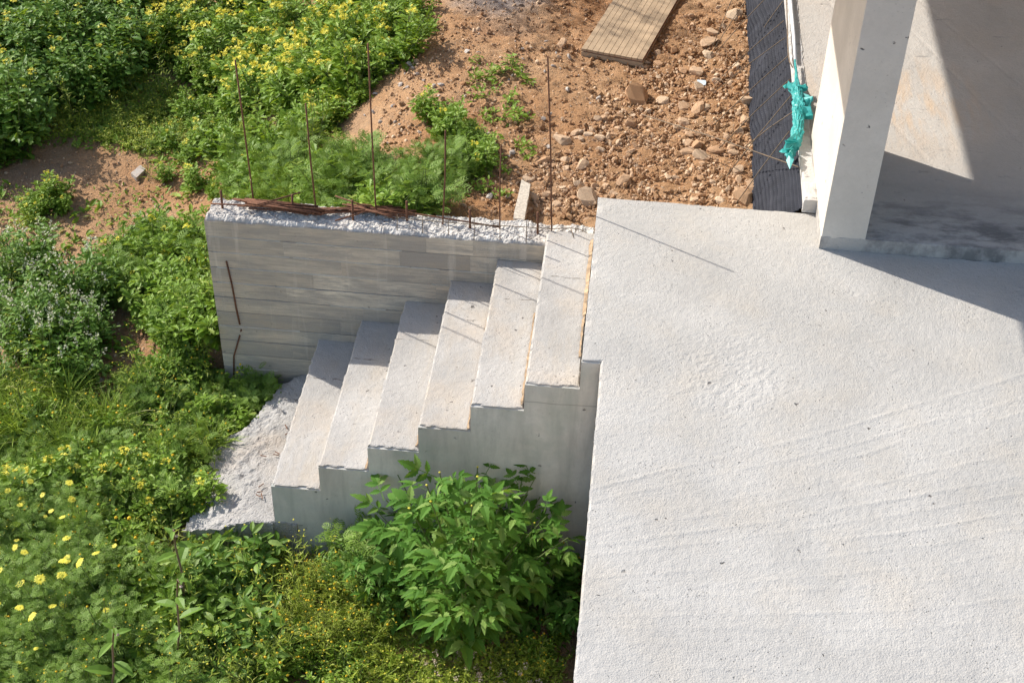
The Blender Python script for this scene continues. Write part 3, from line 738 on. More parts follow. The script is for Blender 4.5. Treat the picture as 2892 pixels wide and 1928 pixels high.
for (px, py), p in zip(pts, H):
    if ns >= 215 or not clear(p): continue
    s_ = float(np.clip(rng.lognormal(-3.6, .45), .014, .085))*(1.2 if p[0] > .5 else .9)*(1.7 if ns % 8 == 0 else 1.)
    o = obj('stone', ROCK[rng.integers(10)], None, (p[0], p[1], p[2]+s_*.2)); o.scale = (s_,)*3; o.rotation_euler = (rng.normal(0, .3), rng.normal(0, .3), rng.random()*6.3)
    tag(o, 'small tan stone in the rubble between wall top and plastic sheet', 'stone', 'tan stones in the rubble'); ns += 1
pts = samp([(960, 80), (1250, 60), (1400, 240), (1180, 480), (1020, 470), (960, 380), (800, 370), (840, 200)], 130); H = hit(pts[:, 0], pts[:, 1]); ns = 0
for (px, py), p in zip(pts, H):
    if ns >= 85 or not clear(p): continue
    s_ = float(np.clip(rng.lognormal(-3.95, .35), .012, .04))
    o = obj('stone', ROCKG[rng.integers(5)], None, (p[0], p[1], p[2]+s_*.2)); o.scale = (s_,)*3; o.rotation_euler = (rng.normal(0, .3), rng.normal(0, .3), rng.random()*6.3)
    tag(o, 'small whitish stone on the bare earth behind the wall', 'stone', 'whitish stones on bare earth'); ns += 1
mb = MB()
def gravel(poly, n, mean, seed, big=.022):
    r = np.random.default_rng(seed); q = samp(poly, n, r); H = hit(q[:, 0], q[:, 1])
    ok = np.array([clear(p) for p in H]); H = H[ok]; n = len(H)
    s_ = np.clip(r.lognormal(mean, .5, n), .003, big if mean < -4.52 else .034)
    A = np.array([np.linalg.qr(r.standard_normal((3, 3)))[0] for _ in range(n)])
    V = GV[None]*(1+.3*r.standard_normal((n, len(GV), 1)).clip(-1, 1))*np.array([1, .8, .6]); V = np.einsum('nij,nkj->nki', A, V)*s_[:, None, None]
    V = V+np.concatenate([H[:, :2], (H[:, 2]+s_*.25)[:, None]], 1)[:, None]
    T = GT[None]+(np.arange(n)*len(GV))[:, None, None]; mb.add(V.reshape(-1, 3), T.reshape(-1, 3))
gravel(RUB, 6000, -5.1, 1); gravel([(1000, 0), (1740, 0), (1740, 470), (1380, 520), (1000, 480), (850, 360), (900, 180)], 7000, -5.0, 2)
gravel([(1400, 200), (1740, 100), (1745, 470), (1200, 500), (1300, 330)], 1500, -4.6, 5)
gravel([(0, 300), (480, 300), (480, 560), (0, 560)], 900, -5., 3); gravel([(120, 700), (540, 700), (540, 960), (120, 960)], 700, -4.8, 4); gravel([(760, 1380), (1330, 1380), (1330, 1568), (760, 1568)], 900, -5., 6)
gv0 = mb; mb = MB()
gravel(RUB, 1100, -4.3, 11); gravel([(1000, 0), (1740, 0), (1740, 470), (1380, 520), (1000, 480), (850, 360), (900, 180)], 1500, -4.5, 12)
cl = obj('soil_clods', mb.mesh('soil_clods', M['soil'])); cl['kind'] = 'stuff'; tag(cl, 'crumbly red-brown clods among the stones behind the wall', 'clods'); mb = gv0
gv = obj('gravel', mb.mesh('gravel', M['gravel'])); gv['kind'] = 'stuff'; tag(gv, 'loose small gravel and clods over the red-brown earth', 'gravel')

# ---------------------------------------------------------------- plants: leaf and flower templates (base at origin, length along +Y)
def strip(rows, fold=.25, bend=.35):
    V = []; T = []
    for (y, wd) in rows: V += [(-wd, y, fold*wd-bend*y*y*.5), (0, y, -bend*y*y*.5), (wd, y, fold*wd-bend*y*y*.5)]
    for i in range(len(rows)-1):
        a = 3*i
        for l in (0, 1): T += [(a+l, a+l+1, a+l+4), (a+l, a+l+4, a+l+3)]
    return np.array(V, float), np.array(T)
LOBED = strip([(0, .012), (.2, .05), (.28, .15), (.38, .09), (.5, .22), (.6, .14), (.78, .24), (1, .02)], .35, .5)
OVAL = strip([(0, .01), (.25, .17), (.55, .21), (.82, .12), (1, .01)], .3, .5)
SMALL = strip([(0, .02), (.45, .24), (1, .02)], .3, .3)
LANCE = strip([(0, .02), (.4, .085), (1, .008)], .4, .6)
BLADE = strip([(0, .016), (.4, .018), (.75, .012), (1, .002)], .5, .9)
TOOTH = strip([(0, .012), (.13, .10), (.17, .20), (.30, .17), (.36, .255), (.5, .18), (.56, .22), (.72, .12), (.76, .14), (1, .008)], .28, .55)
def join(*a):
    V = []; T = []; n = 0
    for v, t in a: V.append(v); T.append(t+n); n += len(v)
    return np.concatenate(V), np.concatenate(T)
def xf(t, s, ang, pos, tilt=0.):
    v, f = t; c, n = math.cos(ang), math.sin(ang); v = v*s
    v = np.stack([v[:, 0], v[:, 1]*math.cos(tilt)-v[:, 2]*math.sin(tilt), v[:, 1]*math.sin(tilt)+v[:, 2]*math.cos(tilt)], 1)
    return np.stack([v[:, 0]*c-v[:, 1]*n, v[:, 0]*n+v[:, 1]*c, v[:, 2]], 1)+np.array(pos), f
RACH = strip([(0, .012), (.5, .010), (1, .006)], .2, .35)
COMP = join(RACH, xf(TOOTH, .55, 0, (0, .55, -.06)), xf(TOOTH, .42, .95, (0, .52, -.05)), xf(TOOTH, .42, -.95, (0, .52, -.05)), xf(TOOTH, .34, 1.15, (0, .28, -.01)), xf(TOOTH, .34, -1.15, (0, .28, -.01)))
def feather():
    A = [strip([(0, .010), (.5, .010), (1, .004)], .2, .4)]
    for i, y in enumerate(np.linspace(.2, .92, 5)):
        l = .34*math.sin(math.pi*(y*.75+.18))+.05
        for sg in (1, -1):
            A.append(xf(strip([(0, .05), (.55, .11), (1, .02)], .2, .2), l, sg*.95, (0, y, -.2*y*y)))
            A.append(xf(strip([(0, .12), (1, .03)], .2, .1), l*.5, sg*.35, (-sg*l*.42, y+l*.28, -.2*y*y)))
            A.append(xf(strip([(0, .12), (1, .03)], .2, .1), l*.5, sg*1.55, (-sg*l*.42, y+l*.28, -.2*y*y)))
    return join(*A)
FEATH = feather()
def cross4():
    A = []
    for q in range(4):
        A.append(xf((np.array([(-.12, .08, 0), (.12, .08, 0), (.34, .75, .10), (0, 1, .05), (-.34, .75, .10)], float), np.array([(0, 1, 2), (0, 2, 4), (4, 2, 3)])), 1, q*math.pi/2, (0, 0, 0)))
    return join(*A)
CROSS = cross4()
def daisy(n=13):
    A = []
    for q in range(n): A.append(xf((np.array([(-.08, .2, .05), (.08, .2, .05), (.17, .75, .08), (.08, 1, 0), (-.08, 1, 0), (-.17, .75, .08)], float), np.array([(0, 1, 2), (0, 2, 5), (5, 2, 3), (5, 3, 4)])), .9+.2*((q*7) % 5)/5, q*2*math.pi/n, (0, 0, 0)))
    V = [(0, 0, .2)]+[(.28*math.cos(t), .28*math.sin(t), .08) for t in np.arange(8)*math.pi/4]; A.append((np.array(V), np.array([(0, i+1, (i+1) % 8+1) for i in range(8)])))
    return join(*A)
DAISY = daisy()
BUD = (np.array([(0, 0, -.5)]+[(.8*math.cos(t), .8*math.sin(t), .1) for t in np.arange(6)*math.pi/3]+[(0, 0, .7)], float), np.array([(0, (i+1) % 6+1, i+1) for i in range(6)]+[(7, i+1, (i+1) % 6+1) for i in range(6)]))

def place(mb, tm, P, az, pitch, s, roll=None):
    v, t = tm; P = np.asarray(P, float); n = len(P)
    if n == 0: return
    az = np.broadcast_to(az, n); pitch = np.broadcast_to(pitch, n); s = np.broadcast_to(s, n); roll = np.zeros(n) if roll is None else np.broadcast_to(roll, n)
    d = np.stack([np.cos(az)*np.cos(pitch), np.sin(az)*np.cos(pitch), np.sin(pitch)], 1)
    sd_ = np.stack([np.sin(az), -np.cos(az), 0*az], 1); nm = np.cross(sd_, d)
    c, q = np.cos(roll)[:, None], np.sin(roll)[:, None]; sd2 = sd_*c+nm*q; nm2 = nm*c-sd_*q
    V = v[None, :, 0:1]*sd2[:, None]+v[None, :, 1:2]*d[:, None]+v[None, :, 2:3]*nm2[:, None]
    V = V*s[:, None, None]+P[:, None]
    mb.add(V.reshape(-1, 3), (t[None]+(np.arange(n)*len(v))[:, None, None]).reshape(-1, 3))

def plant(seed, h, rad, nst, leaf, nleaf, ls, lmat, pitch=(.1, .8), side=.05, flower=None, bare=.0, low=0., stem_r=.004, smat='stem', leaf_parts=0):
    """one weed: stems, foliage, flowers as three meshes. ls = leaf length at foot and tip."""
    r = np.random.default_rng(seed); st_, lf, fw = MB(), MB(), MB(); fmat = None
    tips = []; heads = []
    for k in range(nst):
        a = r.random()*6.283; u = math.sqrt((k+.3)/nst)*rad; tip = np.array([math.cos(a)*u, math.sin(a)*u, h*(1-.45*(u/rad)**2)*(.78+.3*r.random())])
        b = np.array([math.cos(a)*.03*u/rad, math.sin(a)*.03*u/rad, -.03])
        ctrl = np.array([tip[0]*.45, tip[1]*.45, tip[2]*.6])
        tt = np.linspace(0, 1, 6)[:, None]; C_ = (1-tt)**2*b+2*tt*(1-tt)*ctrl+tt**2*tip
        st_.add(*tube(C_, stem_r, stem_r*.4, 4, False))
        n = max(2, int(nleaf/nst)); t = low+(1-bare-low)*np.sort(r.random(n))**.8
        q = t[:, None]; P = (1-q)**2*b+2*q*(1-q)*ctrl+q**2*tip
        az = r.random(n)*6.283; L = (ls[0]+(ls[1]-ls[0])*t)*(.65+.6*r.random(n))
        off = side*r.random(n)*(1.1-.6*t); P = P+np.stack([np.cos(az)*off, np.sin(az)*off, off*.35], 1)
        pt = pitch[0]+(pitch[1]-pitch[0])*r.random(n)
        place(lf, leaf, P, az+r.normal(0, .4, n), pt, L, r.normal(0, .35, n))
        tips.append((C_, a))
    if flower:
        kind, nf, fs, fmat = flower['kind'], flower['n'], flower['s'], flower['m']
        for f in range(nf):
            C_, a = tips[f % nst]; tp = C_[-1].copy()
            if f >= nst:
                c0_ = C_[r.integers(3, 5)]; tp = c0_+np.array([r.normal(0, .06), r.normal(0, .06), .06+.12*r.random()*h/.5]); st_.add(*tube([c0_, (c0_+tp)/2+(0, 0, .01), tp], stem_r*.45, stem_r*.3, 3, False))
            if kind in ('cluster', 'daisy'): fw = MB(); heads.append(fw)
            if kind == 'cluster':       # dome of four-petalled flowers
                m = int(10+8*r.random()); d = r.standard_normal((m, 3)); d[:, 2] = np.abs(d[:, 2])*.8; d /= np.linalg.norm(d, axis=1, keepdims=True)
                R0 = fs*(.7+.6*r.random()); P = tp+d*R0*np.array([1, 1, 1.1]); P[:, 2] -= R0*.3
                place(fw, CROSS, P, np.arctan2(d[:, 1], d[:, 0])+1.57, np.zeros(m)+r.normal(0, .4, m), fs*.46*(.7+.5*r.random(m)), r.normal(0, .5, m))
                place(fw, BUD, tp+r.normal(0, fs*.3, (4, 3))+(0, 0, fs*.6), r.random(4)*6, 0., fs*.16)
            elif kind == 'spike':       # loose pale flowers up the stem
                m = int(8+7*r.random()); P = tp+np.stack([r.normal(0, fs*.5, m), r.normal(0, fs*.5, m), r.uniform(-3.0*fs, fs, m)], 1)
                place(fw, CROSS, P, r.random(m)*6.28, r.normal(0, .6, m), fs*.38*(.7+.6*r.random(m)), r.normal(0, .6, m))
            elif kind == 'daisy':
                place(fw, DAISY, [tp+(0, 0, .01)], r.random(1)*6.28, r.normal(.1, .25, 1), [fs*(.75+.45*r.random())], r.normal(0, .3, 1))
            else:
                place(fw, BUD, [tp], r.random(1)*6.28, r.normal(0, .3, 1), [fs*(.7+.5*r.random())])
    parts = []
    if leaf_parts:      # the largest leaves one by one, the rest joined
        nv = len(leaf[0]); A = np.concatenate(lf.V).reshape(-1, nv, 3); size = np.ptp(A, axis=1).max(1); cen = A.mean(1)
        order = np.argsort(-(size*2+cen[:, 2]*.25-cen[:, 1]*.15))
        parts += [('leaf', mesh('leaf', A[q], leaf[1], M[lmat])) for q in order[:leaf_parts]]
        rest = order[leaf_parts:]
        lf = MB()
        if len(rest): lf.add(A[rest].reshape(-1, 3), (leaf[1][None]+(np.arange(len(rest))*nv)[:, None, None]).reshape(-1, 3))
    if lf.n: parts.append(('foliage', lf.mesh('foliage', M[lmat])))
    parts.append(('stem', st_.mesh('stem', M[smat], True)))
    if heads: parts += [('flower_head', q.mesh('flower_head', M[fmat])) for q in heads]
    elif fw.n: parts.append(('flowers', fw.mesh('flowers', M[fmat])))
    return parts
nplants = 0
def put_plant(name, parts, p, scale, rz, label, cat, group=None, tilt=0.):
    global nplants
    e = empty(name, (p[0], p[1], p[2]-.01)); e.rotation_euler = (tilt*rng.normal(), tilt*rng.normal(), rz); e.scale = (scale,)*3
    tag(e, label, cat, group)
    for nm, me in parts:
        q = obj(nm, me, e)
        if nm in ('foliage', 'flowers'): q['kind'] = 'stuff'      # leaves and florets too many or too small to pick apart
    nplants += 1; return e
def scatter(name, variants, poly, n, label, cat, group, h=.2, sc_=(.75, 1.2), sep=14, seed=0, tilt=.13):
    r = np.random.default_rng(seed); q = samp(poly, n*12, r); keep = []
    for a in q:
        if len(keep) >= n: break
        if all((a[0]-b[0])**2+(a[1]-b[1])**2 > sep*sep for b in keep): keep.append(a)
    K_ = np.array(keep); H = hit(K_[:, 0], K_[:, 1], h)
    for p in H:
        if -2.42 < p[0] < 1.4 and 1.22 < p[1] < 1.64: continue
        if -1.80 < p[0] < 1.4 and -.10 < p[1] < 1.4: continue
        if p[0] > -.02 and p[1] < 1.7: continue
        if inpoly(p[0], p[1], poly_w): continue
        put_plant(name, variants[r.integers(len(variants))], p, r.uniform(sc_[0]*.72, sc_[1]*1.05), r.random()*6.28, label, cat, group, tilt)
FL = lambda kind, n, s, m: dict(kind=kind, n=n, s=s, m=m)
V_MUS = [plant(100+s, .46, .24, 9, LOBED, 300, (.11, .05), 'leaf_mustard', (-.1, .9), .06, FL('cluster', (3, 5, 4, 4, 3)[s], .030, 'yellow'), .16) for s in range(5)]
V_MUS2 = [plant(120+s, .36, .23, 8, LOBED, 280, (.10, .045), 'leaf_mustard', (-.1, .9), .06, FL('cluster', 1+s % 2, .025, 'yellow'), .05) for s in range(4)]
V_DARK = [plant(140+s, .58, .28, 10, LOBED, 380, (.12, .055), 'leaf_dark', (-.2, .8), .08, FL('cluster', 1, .025, 'yellow'), .02) for s in range(4)]
V_LEAF = [plant(160+s, .24, .21, 9, LOBED, 260, (.09, .04), 'leaf_mustard', (0, .9), .04) for s in range(4)]
V_FEAL = [plant(180+s, .24, .21, 9, FEATH, 170, (.11, .06), 'leaf_feather', (.1, .9), .04) for s in range(4)]
V_CREAM = [plant(200+s, .56, .27, 11, LOBED, 340, (.10, .04), 'leaf_dark', (-.1, .8), .06, FL('spike', 8, .019, 'cream'), .08) for s in range(5)]
V_DAISY = [plant(220+s, .50, .28, 10, FEATH, 300, (.085, .055), 'leaf_feather', (-.1, .9), .06, FL('daisy', 1+s % 3, .026, 'yellow'), .02) for s in range(4)]
V_DAISY0 = [plant(240+s, .44, .28, 10, FEATH, 300, (.085, .05), 'leaf_feather', (-.2, 1.0), .08, FL('bud', 5, .007, 'gold'), .02) for s in range(4)]
V_DOT = [plant(260+s, .30, .19, 9, LANCE, 300, (.07, .03), 'leaf_yellow', (0, 1.0), .03, FL('bud', 9, .0095, 'gold'), .05, 0, .0025) for s in range(5)]
V_DOT2 = [plant(280+s, .27, .20, 8, OVAL, 300, (.055, .028), 'leaf_mustard', (0, .8), .03, FL('bud', 6, .0095, 'gold'), .05, 0, .0025) for s in range(4)]
V_TUFT = [plant(300+s, .26, .16, 6, BLADE, 170, (.26, .18), 'grass', (.6, 1.45), .02, None, .4, 0, .001) for s in range(4)]
V_SPRIG = [plant(320+s, .09, .10, 5, OVAL, 40, (.05, .03), 'leaf_mustard', (0, .7), .02, None, 0, 0, .002) for s in range(4)]
V_LOW = [plant(340+s, .09, .20, 10, SMALL, 260, (.032, .018), 'leaf_yellow', (0, .8), .03, FL('bud', 6, .007, 'yellow'), 0, 0, .0015) for s in range(4)]
V_SEED = [plant(360+s, .28, .12, 5, LANCE, 40, (.05, .03), 'leaf_yellow', (0, 1), .02, FL('spike', 4, .018, 'pink'), .3, 0, .002) for s in range(3)]
V_WISP = [plant(400+s, .52, .16, 5, LANCE, 60, (.07, .03), 'leaf_yellow', (0, 1.1), .02, FL('bud', 7, .006, 'yellow'), .1, 0, .0022) for s in range(4)]
V_MALLOW = [plant(380+s, .28, .22, 9, OVAL, 75, (.10, .07), 'leaf_dark', (-.1, .5), .06, None, 0, 0, .003) for s in range(3)]

scatter('mustard_plant', V_MUS, [(300, -60), (860, -60), (840, 60), (760, 150), (640, 180), (540, 170), (450, 110), (320, 70)], 72, 'yellow-flowered mustard in the tall thicket behind the wall', 'wildflower', 'mustard thicket behind the wall', .36, (.75, 1.15), 27, 1)
scatter('bushy_weed', V_MUS2+V_LEAF, [(640, 60), (860, -60), (990, -40), (900, 110), (800, 190), (740, 260), (690, 280), (640, 200)], 66, 'bushy green weed on the right flank of the mustard thicket', 'weed', 'weeds right of the mustard thicket', .22, (.8, 1.25), 24, 2)
scatter('tall_weed', V_DARK, [(-60, -60), (320, -60), (300, 110), (210, 150), (90, 180), (40, 260), (-60, 300)], 72, 'tall dark green weed in the top left corner thicket', 'weed', 'dark thicket in the top left corner', .4, (.8, 1.15), 26, 3)
scatter('low_weed', V_LEAF+V_FEAL, [(560, 280), (720, 310), (800, 370), (880, 390), (970, 400), (1000, 450), (960, 490), (560, 450), (520, 330)], 50, 'low leafy weed growing right behind the long wall', 'weed', 'low weeds behind the wall', .12, (.75, 1.3), 22, 4)
scatter('mustard_plant', V_MUS2, [(350, 220), (560, 240), (560, 440), (460, 420), (340, 360)], 18, 'sparse yellow-flowered mustard left of the rusty rods', 'wildflower', 'sparse mustard left of the rods', .16, (.45, .75), 28, 5)
scatter('small_bush', V_LEAF+V_MUS2, [(985, 225), (1060, 215), (1110, 300), (1130, 380), (1060, 400), (1030, 320), (990, 290)], 13, 'small green bush on the bare earth behind the wall', 'bush', 'small bushes on bare earth', .08, (.5, .8), 16, 6)
scatter('feathery_weed', V_FEAL, [(940, 360), (1060, 330), (1130, 370), (1060, 400), (960, 400)], 9, 'grey-green feathery weed where bare earth begins behind wall', 'weed', 'feathery weeds on bare earth', .08, (.6, .9), 18, 7)
scatter('weed_sprig', V_SPRIG, [(1060, 130), (1220, 140), (1210, 440), (1050, 440), (1000, 420), (1130, 300)], 26, 'tiny green sprig sprouting from bare stony earth', 'seedling', 'sprigs on stony earth', .03, (.6, 1.3), 22, 8)
scatter('cream_flowered_weed', V_CREAM, [(-60, 530), (120, 540), (230, 580), (250, 690), (210, 770), (110, 800), (-60, 790)], 26, 'tall weed with cream flower spikes at the left edge', 'wildflower', 'cream-flowered weeds at the left edge', .38, (.75, 1.1), 26, 9)
scatter('cream_flowered_weed', V_CREAM, [(150, 500), (260, 500), (400, 490), (360, 530), (200, 530)], 5, 'smaller cream-flowered weed on earth beyond the left bushes', 'wildflower', 'small cream-flowered weeds', .2, (.4, .6), 24, 10)
scatter('mustard_plant', V_MUS2, [(50, 430), (130, 400), (170, 440), (120, 490), (50, 480)], 6, 'low mustard clump on the sandy patch at left', 'wildflower', 'mustard on the sandy patch', .16, (.55, .75), 20, 11)
scatter('leafy_weed', V_LEAF+V_FEAL, [(260, 560), (470, 520), (495, 760), (420, 790), (330, 690), (250, 640)], 50, 'fresh green weed crowding the left end of the wall', 'weed', 'weeds at the left end of the wall', .14, (.8, 1.3), 22, 12)
scatter('bushy_weed', V_MUS2, [(270, 540), (440, 510), (440, 640), (300, 640)], 9, 'taller leafy weed with few yellow heads left of the wall', 'weed', 'taller weeds left of the wall', .2, (.8, 1.1), 30, 28)
scatter('leafy_weed', V_LEAF+V_DOT2+V_FEAL, [(340, 830), (530, 800), (600, 880), (600, 930), (490, 1000), (360, 960), (300, 900)], 44, 'leafy weed between wall foot and footing', 'weed', 'weeds at the wall foot', .10, (.55, 1.0), 20, 13)
scatter('low_weed', V_LEAF, [(535, 860), (640, 880), (690, 870), (600, 950), (550, 930)], 12, 'shaded weed in the gap between wall and footing', 'weed', 'weeds in the gap behind the footing', .06, (.4, .7), 14, 29)
scatter('grass_tuft', V_TUFT, [(-40, 860), (120, 880), (330, 970), (490, 970), (490, 1090), (300, 1060), (-40, 1000)], 34, 'bright green grass tuft left of the concrete footing', 'grass tuft', 'grass tufts left of the footing', .12, (.55, 1.0), 26, 14)
scatter('meadow_weed', V_DOT2+V_FEAL, [(-60, 900), (300, 980), (470, 1020), (440, 1170), (200, 1140), (-60, 1050)], 50, 'mixed bright weed in the left meadow below the bushes', 'weed', 'meadow weeds at left', .13, (.75, 1.2), 25, 15)
scatter('mustard_plant', V_MUS2, [(-30, 1010), (150, 1030), (460, 1030), (470, 1120), (300, 1170), (-30, 1150)], 26, 'yellow-flowered mustard in the meadow beside the footing', 'wildflower', 'mustard beside the footing', .28, (.7, 1.05), 24, 16)
scatter('feathery_daisy', V_DAISY, [(-60, 1030), (160, 1090), (300, 1330), (240, 1500), (-60, 1540)], 30, 'yellow daisy plant with feathery leaves in the lower left', 'daisy', 'yellow daisies in the lower left', .46, (.9, 1.15), 34, 17)
scatter('feathery_weed', V_DAISY0, [(-60, 1120), (300, 1190), (420, 1320), (410, 1660), (-60, 1680)], 36, 'feathery-leaved weed without open flowers in the lower left', 'weed', 'feathery weeds in the lower left', .30, (.7, 1.15), 30, 18)
scatter('mustard_plant', V_MUS2, [(-40, 1330), (260, 1380), (430, 1440), (440, 1640), (-40, 1640)], 22, 'mustard with small yellow heads at the bottom left', 'wildflower', 'mustard at the bottom left', .34, (.7, .95), 34, 19)
scatter('meadow_weed', V_DOT2+V_LEAF, [(-60, 1100), (330, 1190), (460, 1330), (430, 1660), (-60, 1680)], 28, 'leafy weed filling gaps between the lower left daisies', 'weed', 'leafy weeds among the daisies', .2, (.9, 1.5), 30, 31)
scatter('mallow_weed', V_MALLOW, [(380, 1210), (620, 1260), (640, 1440), (560, 1640), (360, 1640), (400, 1350)], 32, 'broad-leaved dark mallow in the hollow below the footing', 'weed', 'mallows below the footing', .16, (.7, 1.2), 28, 20)
scatter('button_weed', V_DOT, [(430, 1235), (880, 1225), (920, 1340), (850, 1440), (640, 1500), (560, 1340)], 48, 'wiry weed dotted with small golden buttons below the stairs', 'wildflower', 'golden button weeds below the stairs', .18, (.6, 1.05), 24, 21)
scatter('button_weed', V_DOT2, [(480, 1380), (800, 1440), (780, 1640), (460, 1640)], 20, 'leafy weed with few golden buttons at the bottom centre', 'wildflower', 'button weeds at the bottom centre', .13, (.6, 1.0), 28, 22)
scatter('creeping_weed', V_LOW, [(800, 1410), (1000, 1430), (1320, 1520), (1325, 1640), (760, 1640)], 48, 'low yellowish creeping weed on soil beside the terrace', 'weed', 'creeping weeds beside the terrace', .05, (.7, 1.3), 19, 23)
scatter('dry_seed_weed', V_SEED, [(940, 1460), (1320, 1500), (1320, 1640), (1000, 1640)], 12, 'dry weed with pale seed heads in front of the leafy bush', 'weed', 'dry seed heads by the terrace', .2, (.6, 1.0), 28, 24)
scatter('button_weed', V_DOT2+V_DOT, [(1230, 1200), (1345, 1180), (1330, 1520), (1220, 1480), (1290, 1340)], 26, 'dark leafy button weed squeezed against the terrace edge', 'wildflower', 'weeds against the terrace edge', .25, (.8, 1.3), 22, 25)
scatter('tall_weed', V_DARK, [(770, 1190), (900, 1170), (930, 1300), (900, 1390), (800, 1300)], 14, 'shaded leafy weed between the stair flank and leafy bush', 'weed', 'weeds along the stair flank', .2, (.5, .75), 24, 26)
scatter('creeping_weed', V_LOW, [(90, 190), (330, 170), (520, 280), (440, 340), (130, 310)], 95, 'low olive creeping weed in the clearing beyond the sand', 'weed', 'olive creeping weeds in the clearing', .05, (.7, 1.3), 13, 27)

for q, (pl, n_, lab, grp) in enumerate([([(0, 120), (320, 60), (900, 60), (780, 300), (560, 420), (330, 380)], 34, 'thin wispy weed stalk poking above plants behind the wall', 'wispy stalks behind the wall'),
        ([(0, 480), (470, 480), (500, 800), (580, 920), (470, 1010), (0, 1000)], 34, 'thin wispy weed stalk left of the wall and footing', 'wispy stalks left of the wall'),
        ([(0, 1020), (430, 1100), (640, 1260), (880, 1260), (860, 1600), (0, 1600)], 40, 'thin wispy weed stalk in the foreground weeds', 'wispy stalks in the foreground')]):
    scatter('wispy_weed', V_WISP, pl, n_, lab, 'weed', grp, .3, (.5, 1.15), 22, 60+q, .2)

# the big broad-leaved bush in front of the stair flank
bb_ = plant(505, 1.22, .60, 24, COMP, 430, (.27, .17), 'leaf_broad', (-.3, .6), .12, FL('bud', 10, .010, 'yellow'), .02, .06, .008, leaf_parts=290)
p = np.array([-.55, -.40, float(ground(-.55, -.40))])
put_plant('broad_leaved_bush', bb_, p, 1.0, .6, 'tall bush with broad toothed leaves against the stair flank', 'bush')
bb2 = plant(501, .62, .34, 9, COMP, 130, (.20, .13), 'leaf_broad', (-.25, .6), .08, FL('bud', 6, .010, 'gold'), .02, .06, .006, leaf_parts=130)
put_plant('broad_leaved_bush', bb2, np.array([-.12, -.32, float(ground(-.12, -.32))]), 1.0, 2.0, 'smaller broad-leaved plant between big bush and terrace edge', 'bush')
bb4 = plant(507, .62, .36, 10, COMP, 150, (.17, .11), 'leaf_broad', (-.25, .6), .08, None, .02, .06, .006, leaf_parts=150)
put_plant('broad_leaved_bush', bb4, np.array([-.98, -.34, float(ground(-.98, -.34))]), 1.0, 1.0, 'low broad-leaved plant left of the big bush under the steps', 'bush')
bb3 = plant(502, .60, .22, 6, FEATH, 110, (.18, .10), 'leaf_feather', (-.1, .7), .06, None, .02, .1, .006)
put_plant('feathery_weed', bb3, np.array([-1.22, -.26, float(ground(-1.22, -.26))]), 1.0, 0, 'upright feathery plant touching the stair flank left of bush', 'weed')
# tall honeywort-like stalks at the bottom
def stalk(px, py, pt, label, seed):
    B = hit(px, py)[0]; T = ony(pt[0], pt[1], B[1]); h = T[2]-B[2]; e = empty('purple_stalk', B); tag(e, label, 'weed')
    r = np.random.default_rng(seed); L = T-B; C_ = np.array([np.zeros(3), L*.5+(.02, 0, 0), L*.8, L, L+(.02, -.02, -.03)])
    obj('stem', mesh('stem', *tube(C_, .007, .004, 6), M['stem_purple'], True), e)
    lf = MB(); t = np.array([.35, .5, .62, .74, .84, .92, .98, 1]); P = np.stack([np.interp(t, [0, .5, .8, 1], C_[:4, q]) for q in range(3)], 1)
    place(lf, OVAL, P, np.arange(8)*2.4+seed, .1+.5*r.random(8), np.array([.15, .15, .14, .13, .11, .09, .07, .06]), r.normal(0, .3, 8)); A = np.concatenate(lf.V).reshape(8, -1, 3)
    for q in A: obj('leaf', mesh('leaf', q, OVAL[1], M['leaf_dark']), e)
    fw = MB(); place(fw, BUD, [C_[-1]], [0.], 0., [.013]); obj('flower_head', fw.mesh('flower_head', M['pink']), e)
stalk(245, 1640, (262, 1440), 'drooping purple stalk with grey-green leaves at bottom left', 1)
stalk(400, 1560, (408, 1330), 'dark stalk with folded heart-shaped leaves right of the daisies', 2)
stalk(425, 1420, (398, 1215), 'tall dark-stemmed weed between daisies and footing', 3)

# ---------------------------------------------------------------- uncountable ground cover
cov, gra = MB(), MB()
def cover(poly, n, tm, mb_, s_, seed, pit=(0., .9)):
    r = np.random.default_rng(seed); q = samp(poly, n, r); H = hit(q[:, 0], q[:, 1])
    dens = fbm(H[:, 0]*2.2, H[:, 1]*2.2, seed, 3)
    ok = (dens > -.1) & ~((H[:, 0] > -2.45) & (H[:, 0] < 1.4) & (H[:, 1] > -.03) & (H[:, 1] < 1.58)) & ~((H[:, 0] > .05) & (H[:, 1] < 1.6)) & ~inpoly(H[:, 0], H[:, 1], poly_w)
    H = H[ok]; n = len(H); H[:, 2] += .004+.02*r.random(n)*(tm is not BLADE)
    place(mb_, tm, H, r.random(n)*6.28, r.uniform(*pit, n), s_*(.5+r.random(n)), r.normal(0, .4, n))
LEFT = [(-40, 430), (480, 430), (520, 880), (600, 930), (480, 1000), (430, 1200), (640, 1230), (900, 1230), (1330, 1300), (1325, 1600), (-40, 1600)]
TOP = [(-40, -40), (980, -40), (860, 150), (750, 280), (860, 380), (980, 470), (480, 450), (330, 360), (0, 330)]
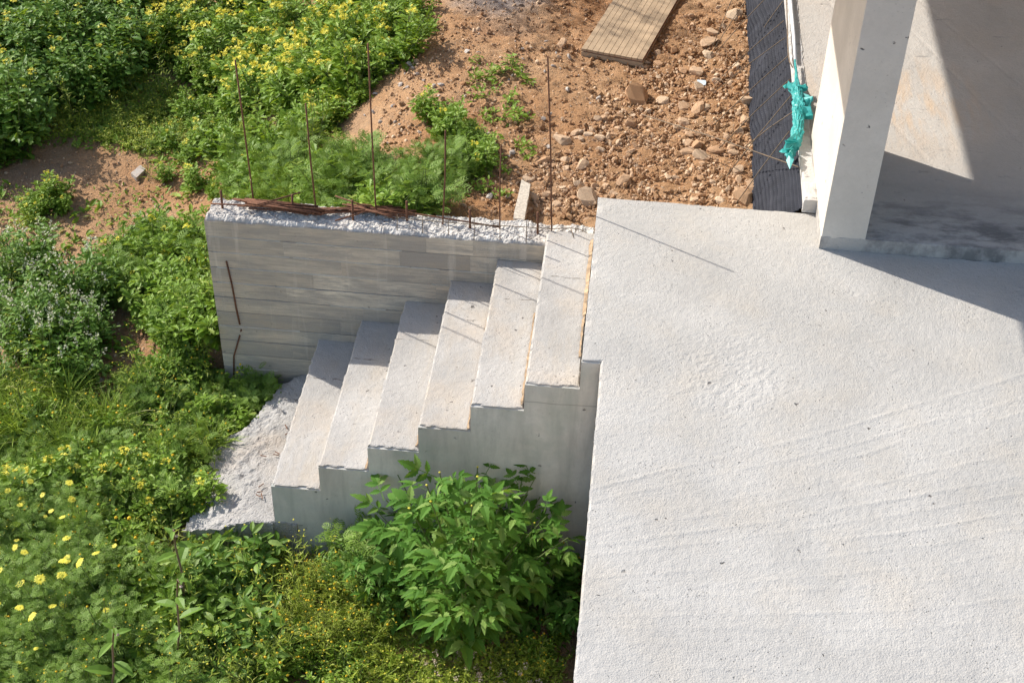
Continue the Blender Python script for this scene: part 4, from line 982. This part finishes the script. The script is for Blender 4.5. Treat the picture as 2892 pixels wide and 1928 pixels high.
cover(LEFT, 8500, SMALL, cov, .035, 1); cover(TOP, 9000, SMALL, cov, .035, 2); cover(LEFT, 3500, OVAL, cov, .06, 3); cover(TOP, 2500, OVAL, cov, .06, 4)
cover([(90, 170), (340, 170), (540, 270), (480, 350), (150, 320)], 3500, SMALL, cov, .03, 7)
cover([(-40, 830), (600, 900), (480, 1010), (430, 1200), (900, 1240), (900, 1600), (-40, 1600)], 8000, BLADE, gra, .12, 5, (.6, 1.5))
cover([(90, 170), (340, 170), (540, 270), (480, 350), (150, 320)], 3500, BLADE, gra, .08, 6, (.5, 1.5))
cover([(780, 1390), (1330, 1390), (1330, 1600), (760, 1600)], 3500, BLADE, gra, .07, 8, (.4, 1.5))
o = obj('ground_cover', cov.mesh('ground_cover', M['leaf_mustard'])); o['kind'] = 'stuff'; tag(o, 'low leafy ground cover under and between the weeds', 'ground cover')
o = obj('grass', gra.mesh('grass', M['grass'])); o['kind'] = 'stuff'; tag(o, 'short bright grass between the weeds and on soil', 'grass')

# ---------------------------------------------------------------- tree beyond the top edge, shading the board
def tree(p, seed):
    r = np.random.default_rng(seed); e = empty('olive_tree', p); tag(e, 'small olive tree beyond the top edge casting dappled shade', 'tree')
    tr, lf = MB(), MB(); tr.add(*tube([(0, 0, -.1), (.05, 0, 1.4), (0, .05, 2.9)], .10, .05, 8))
    for k in range(12):
        a = k*2.4; tip = np.array([math.cos(a)*(.5+.5*r.random()), math.sin(a)*(.5+.5*r.random()), 3.4+1.1*r.random()]); b = np.array([0, .03, 2.2+.6*r.random()]); m_ = (b+tip)/2+(0, 0, .1); tr.add(*tube([b, m_, tip], .03, .008, 5, False))
        n = 260; P = m_+(tip-m_)*r.random((n, 1))*1.1+r.normal(0, .13, (n, 3)); place(lf, LANCE, P, r.random(n)*6.28, r.normal(.2, .6, n), .08*(.7+.6*r.random(n)), r.normal(0, .6, n))
    obj('trunk', tr.mesh('trunk', M['bark'], True), e); obj('crown', lf.mesh('crown', M['olive']), e)
tree((-3.75, 6.75, float(ground(-3.75, 6.75))), 3)
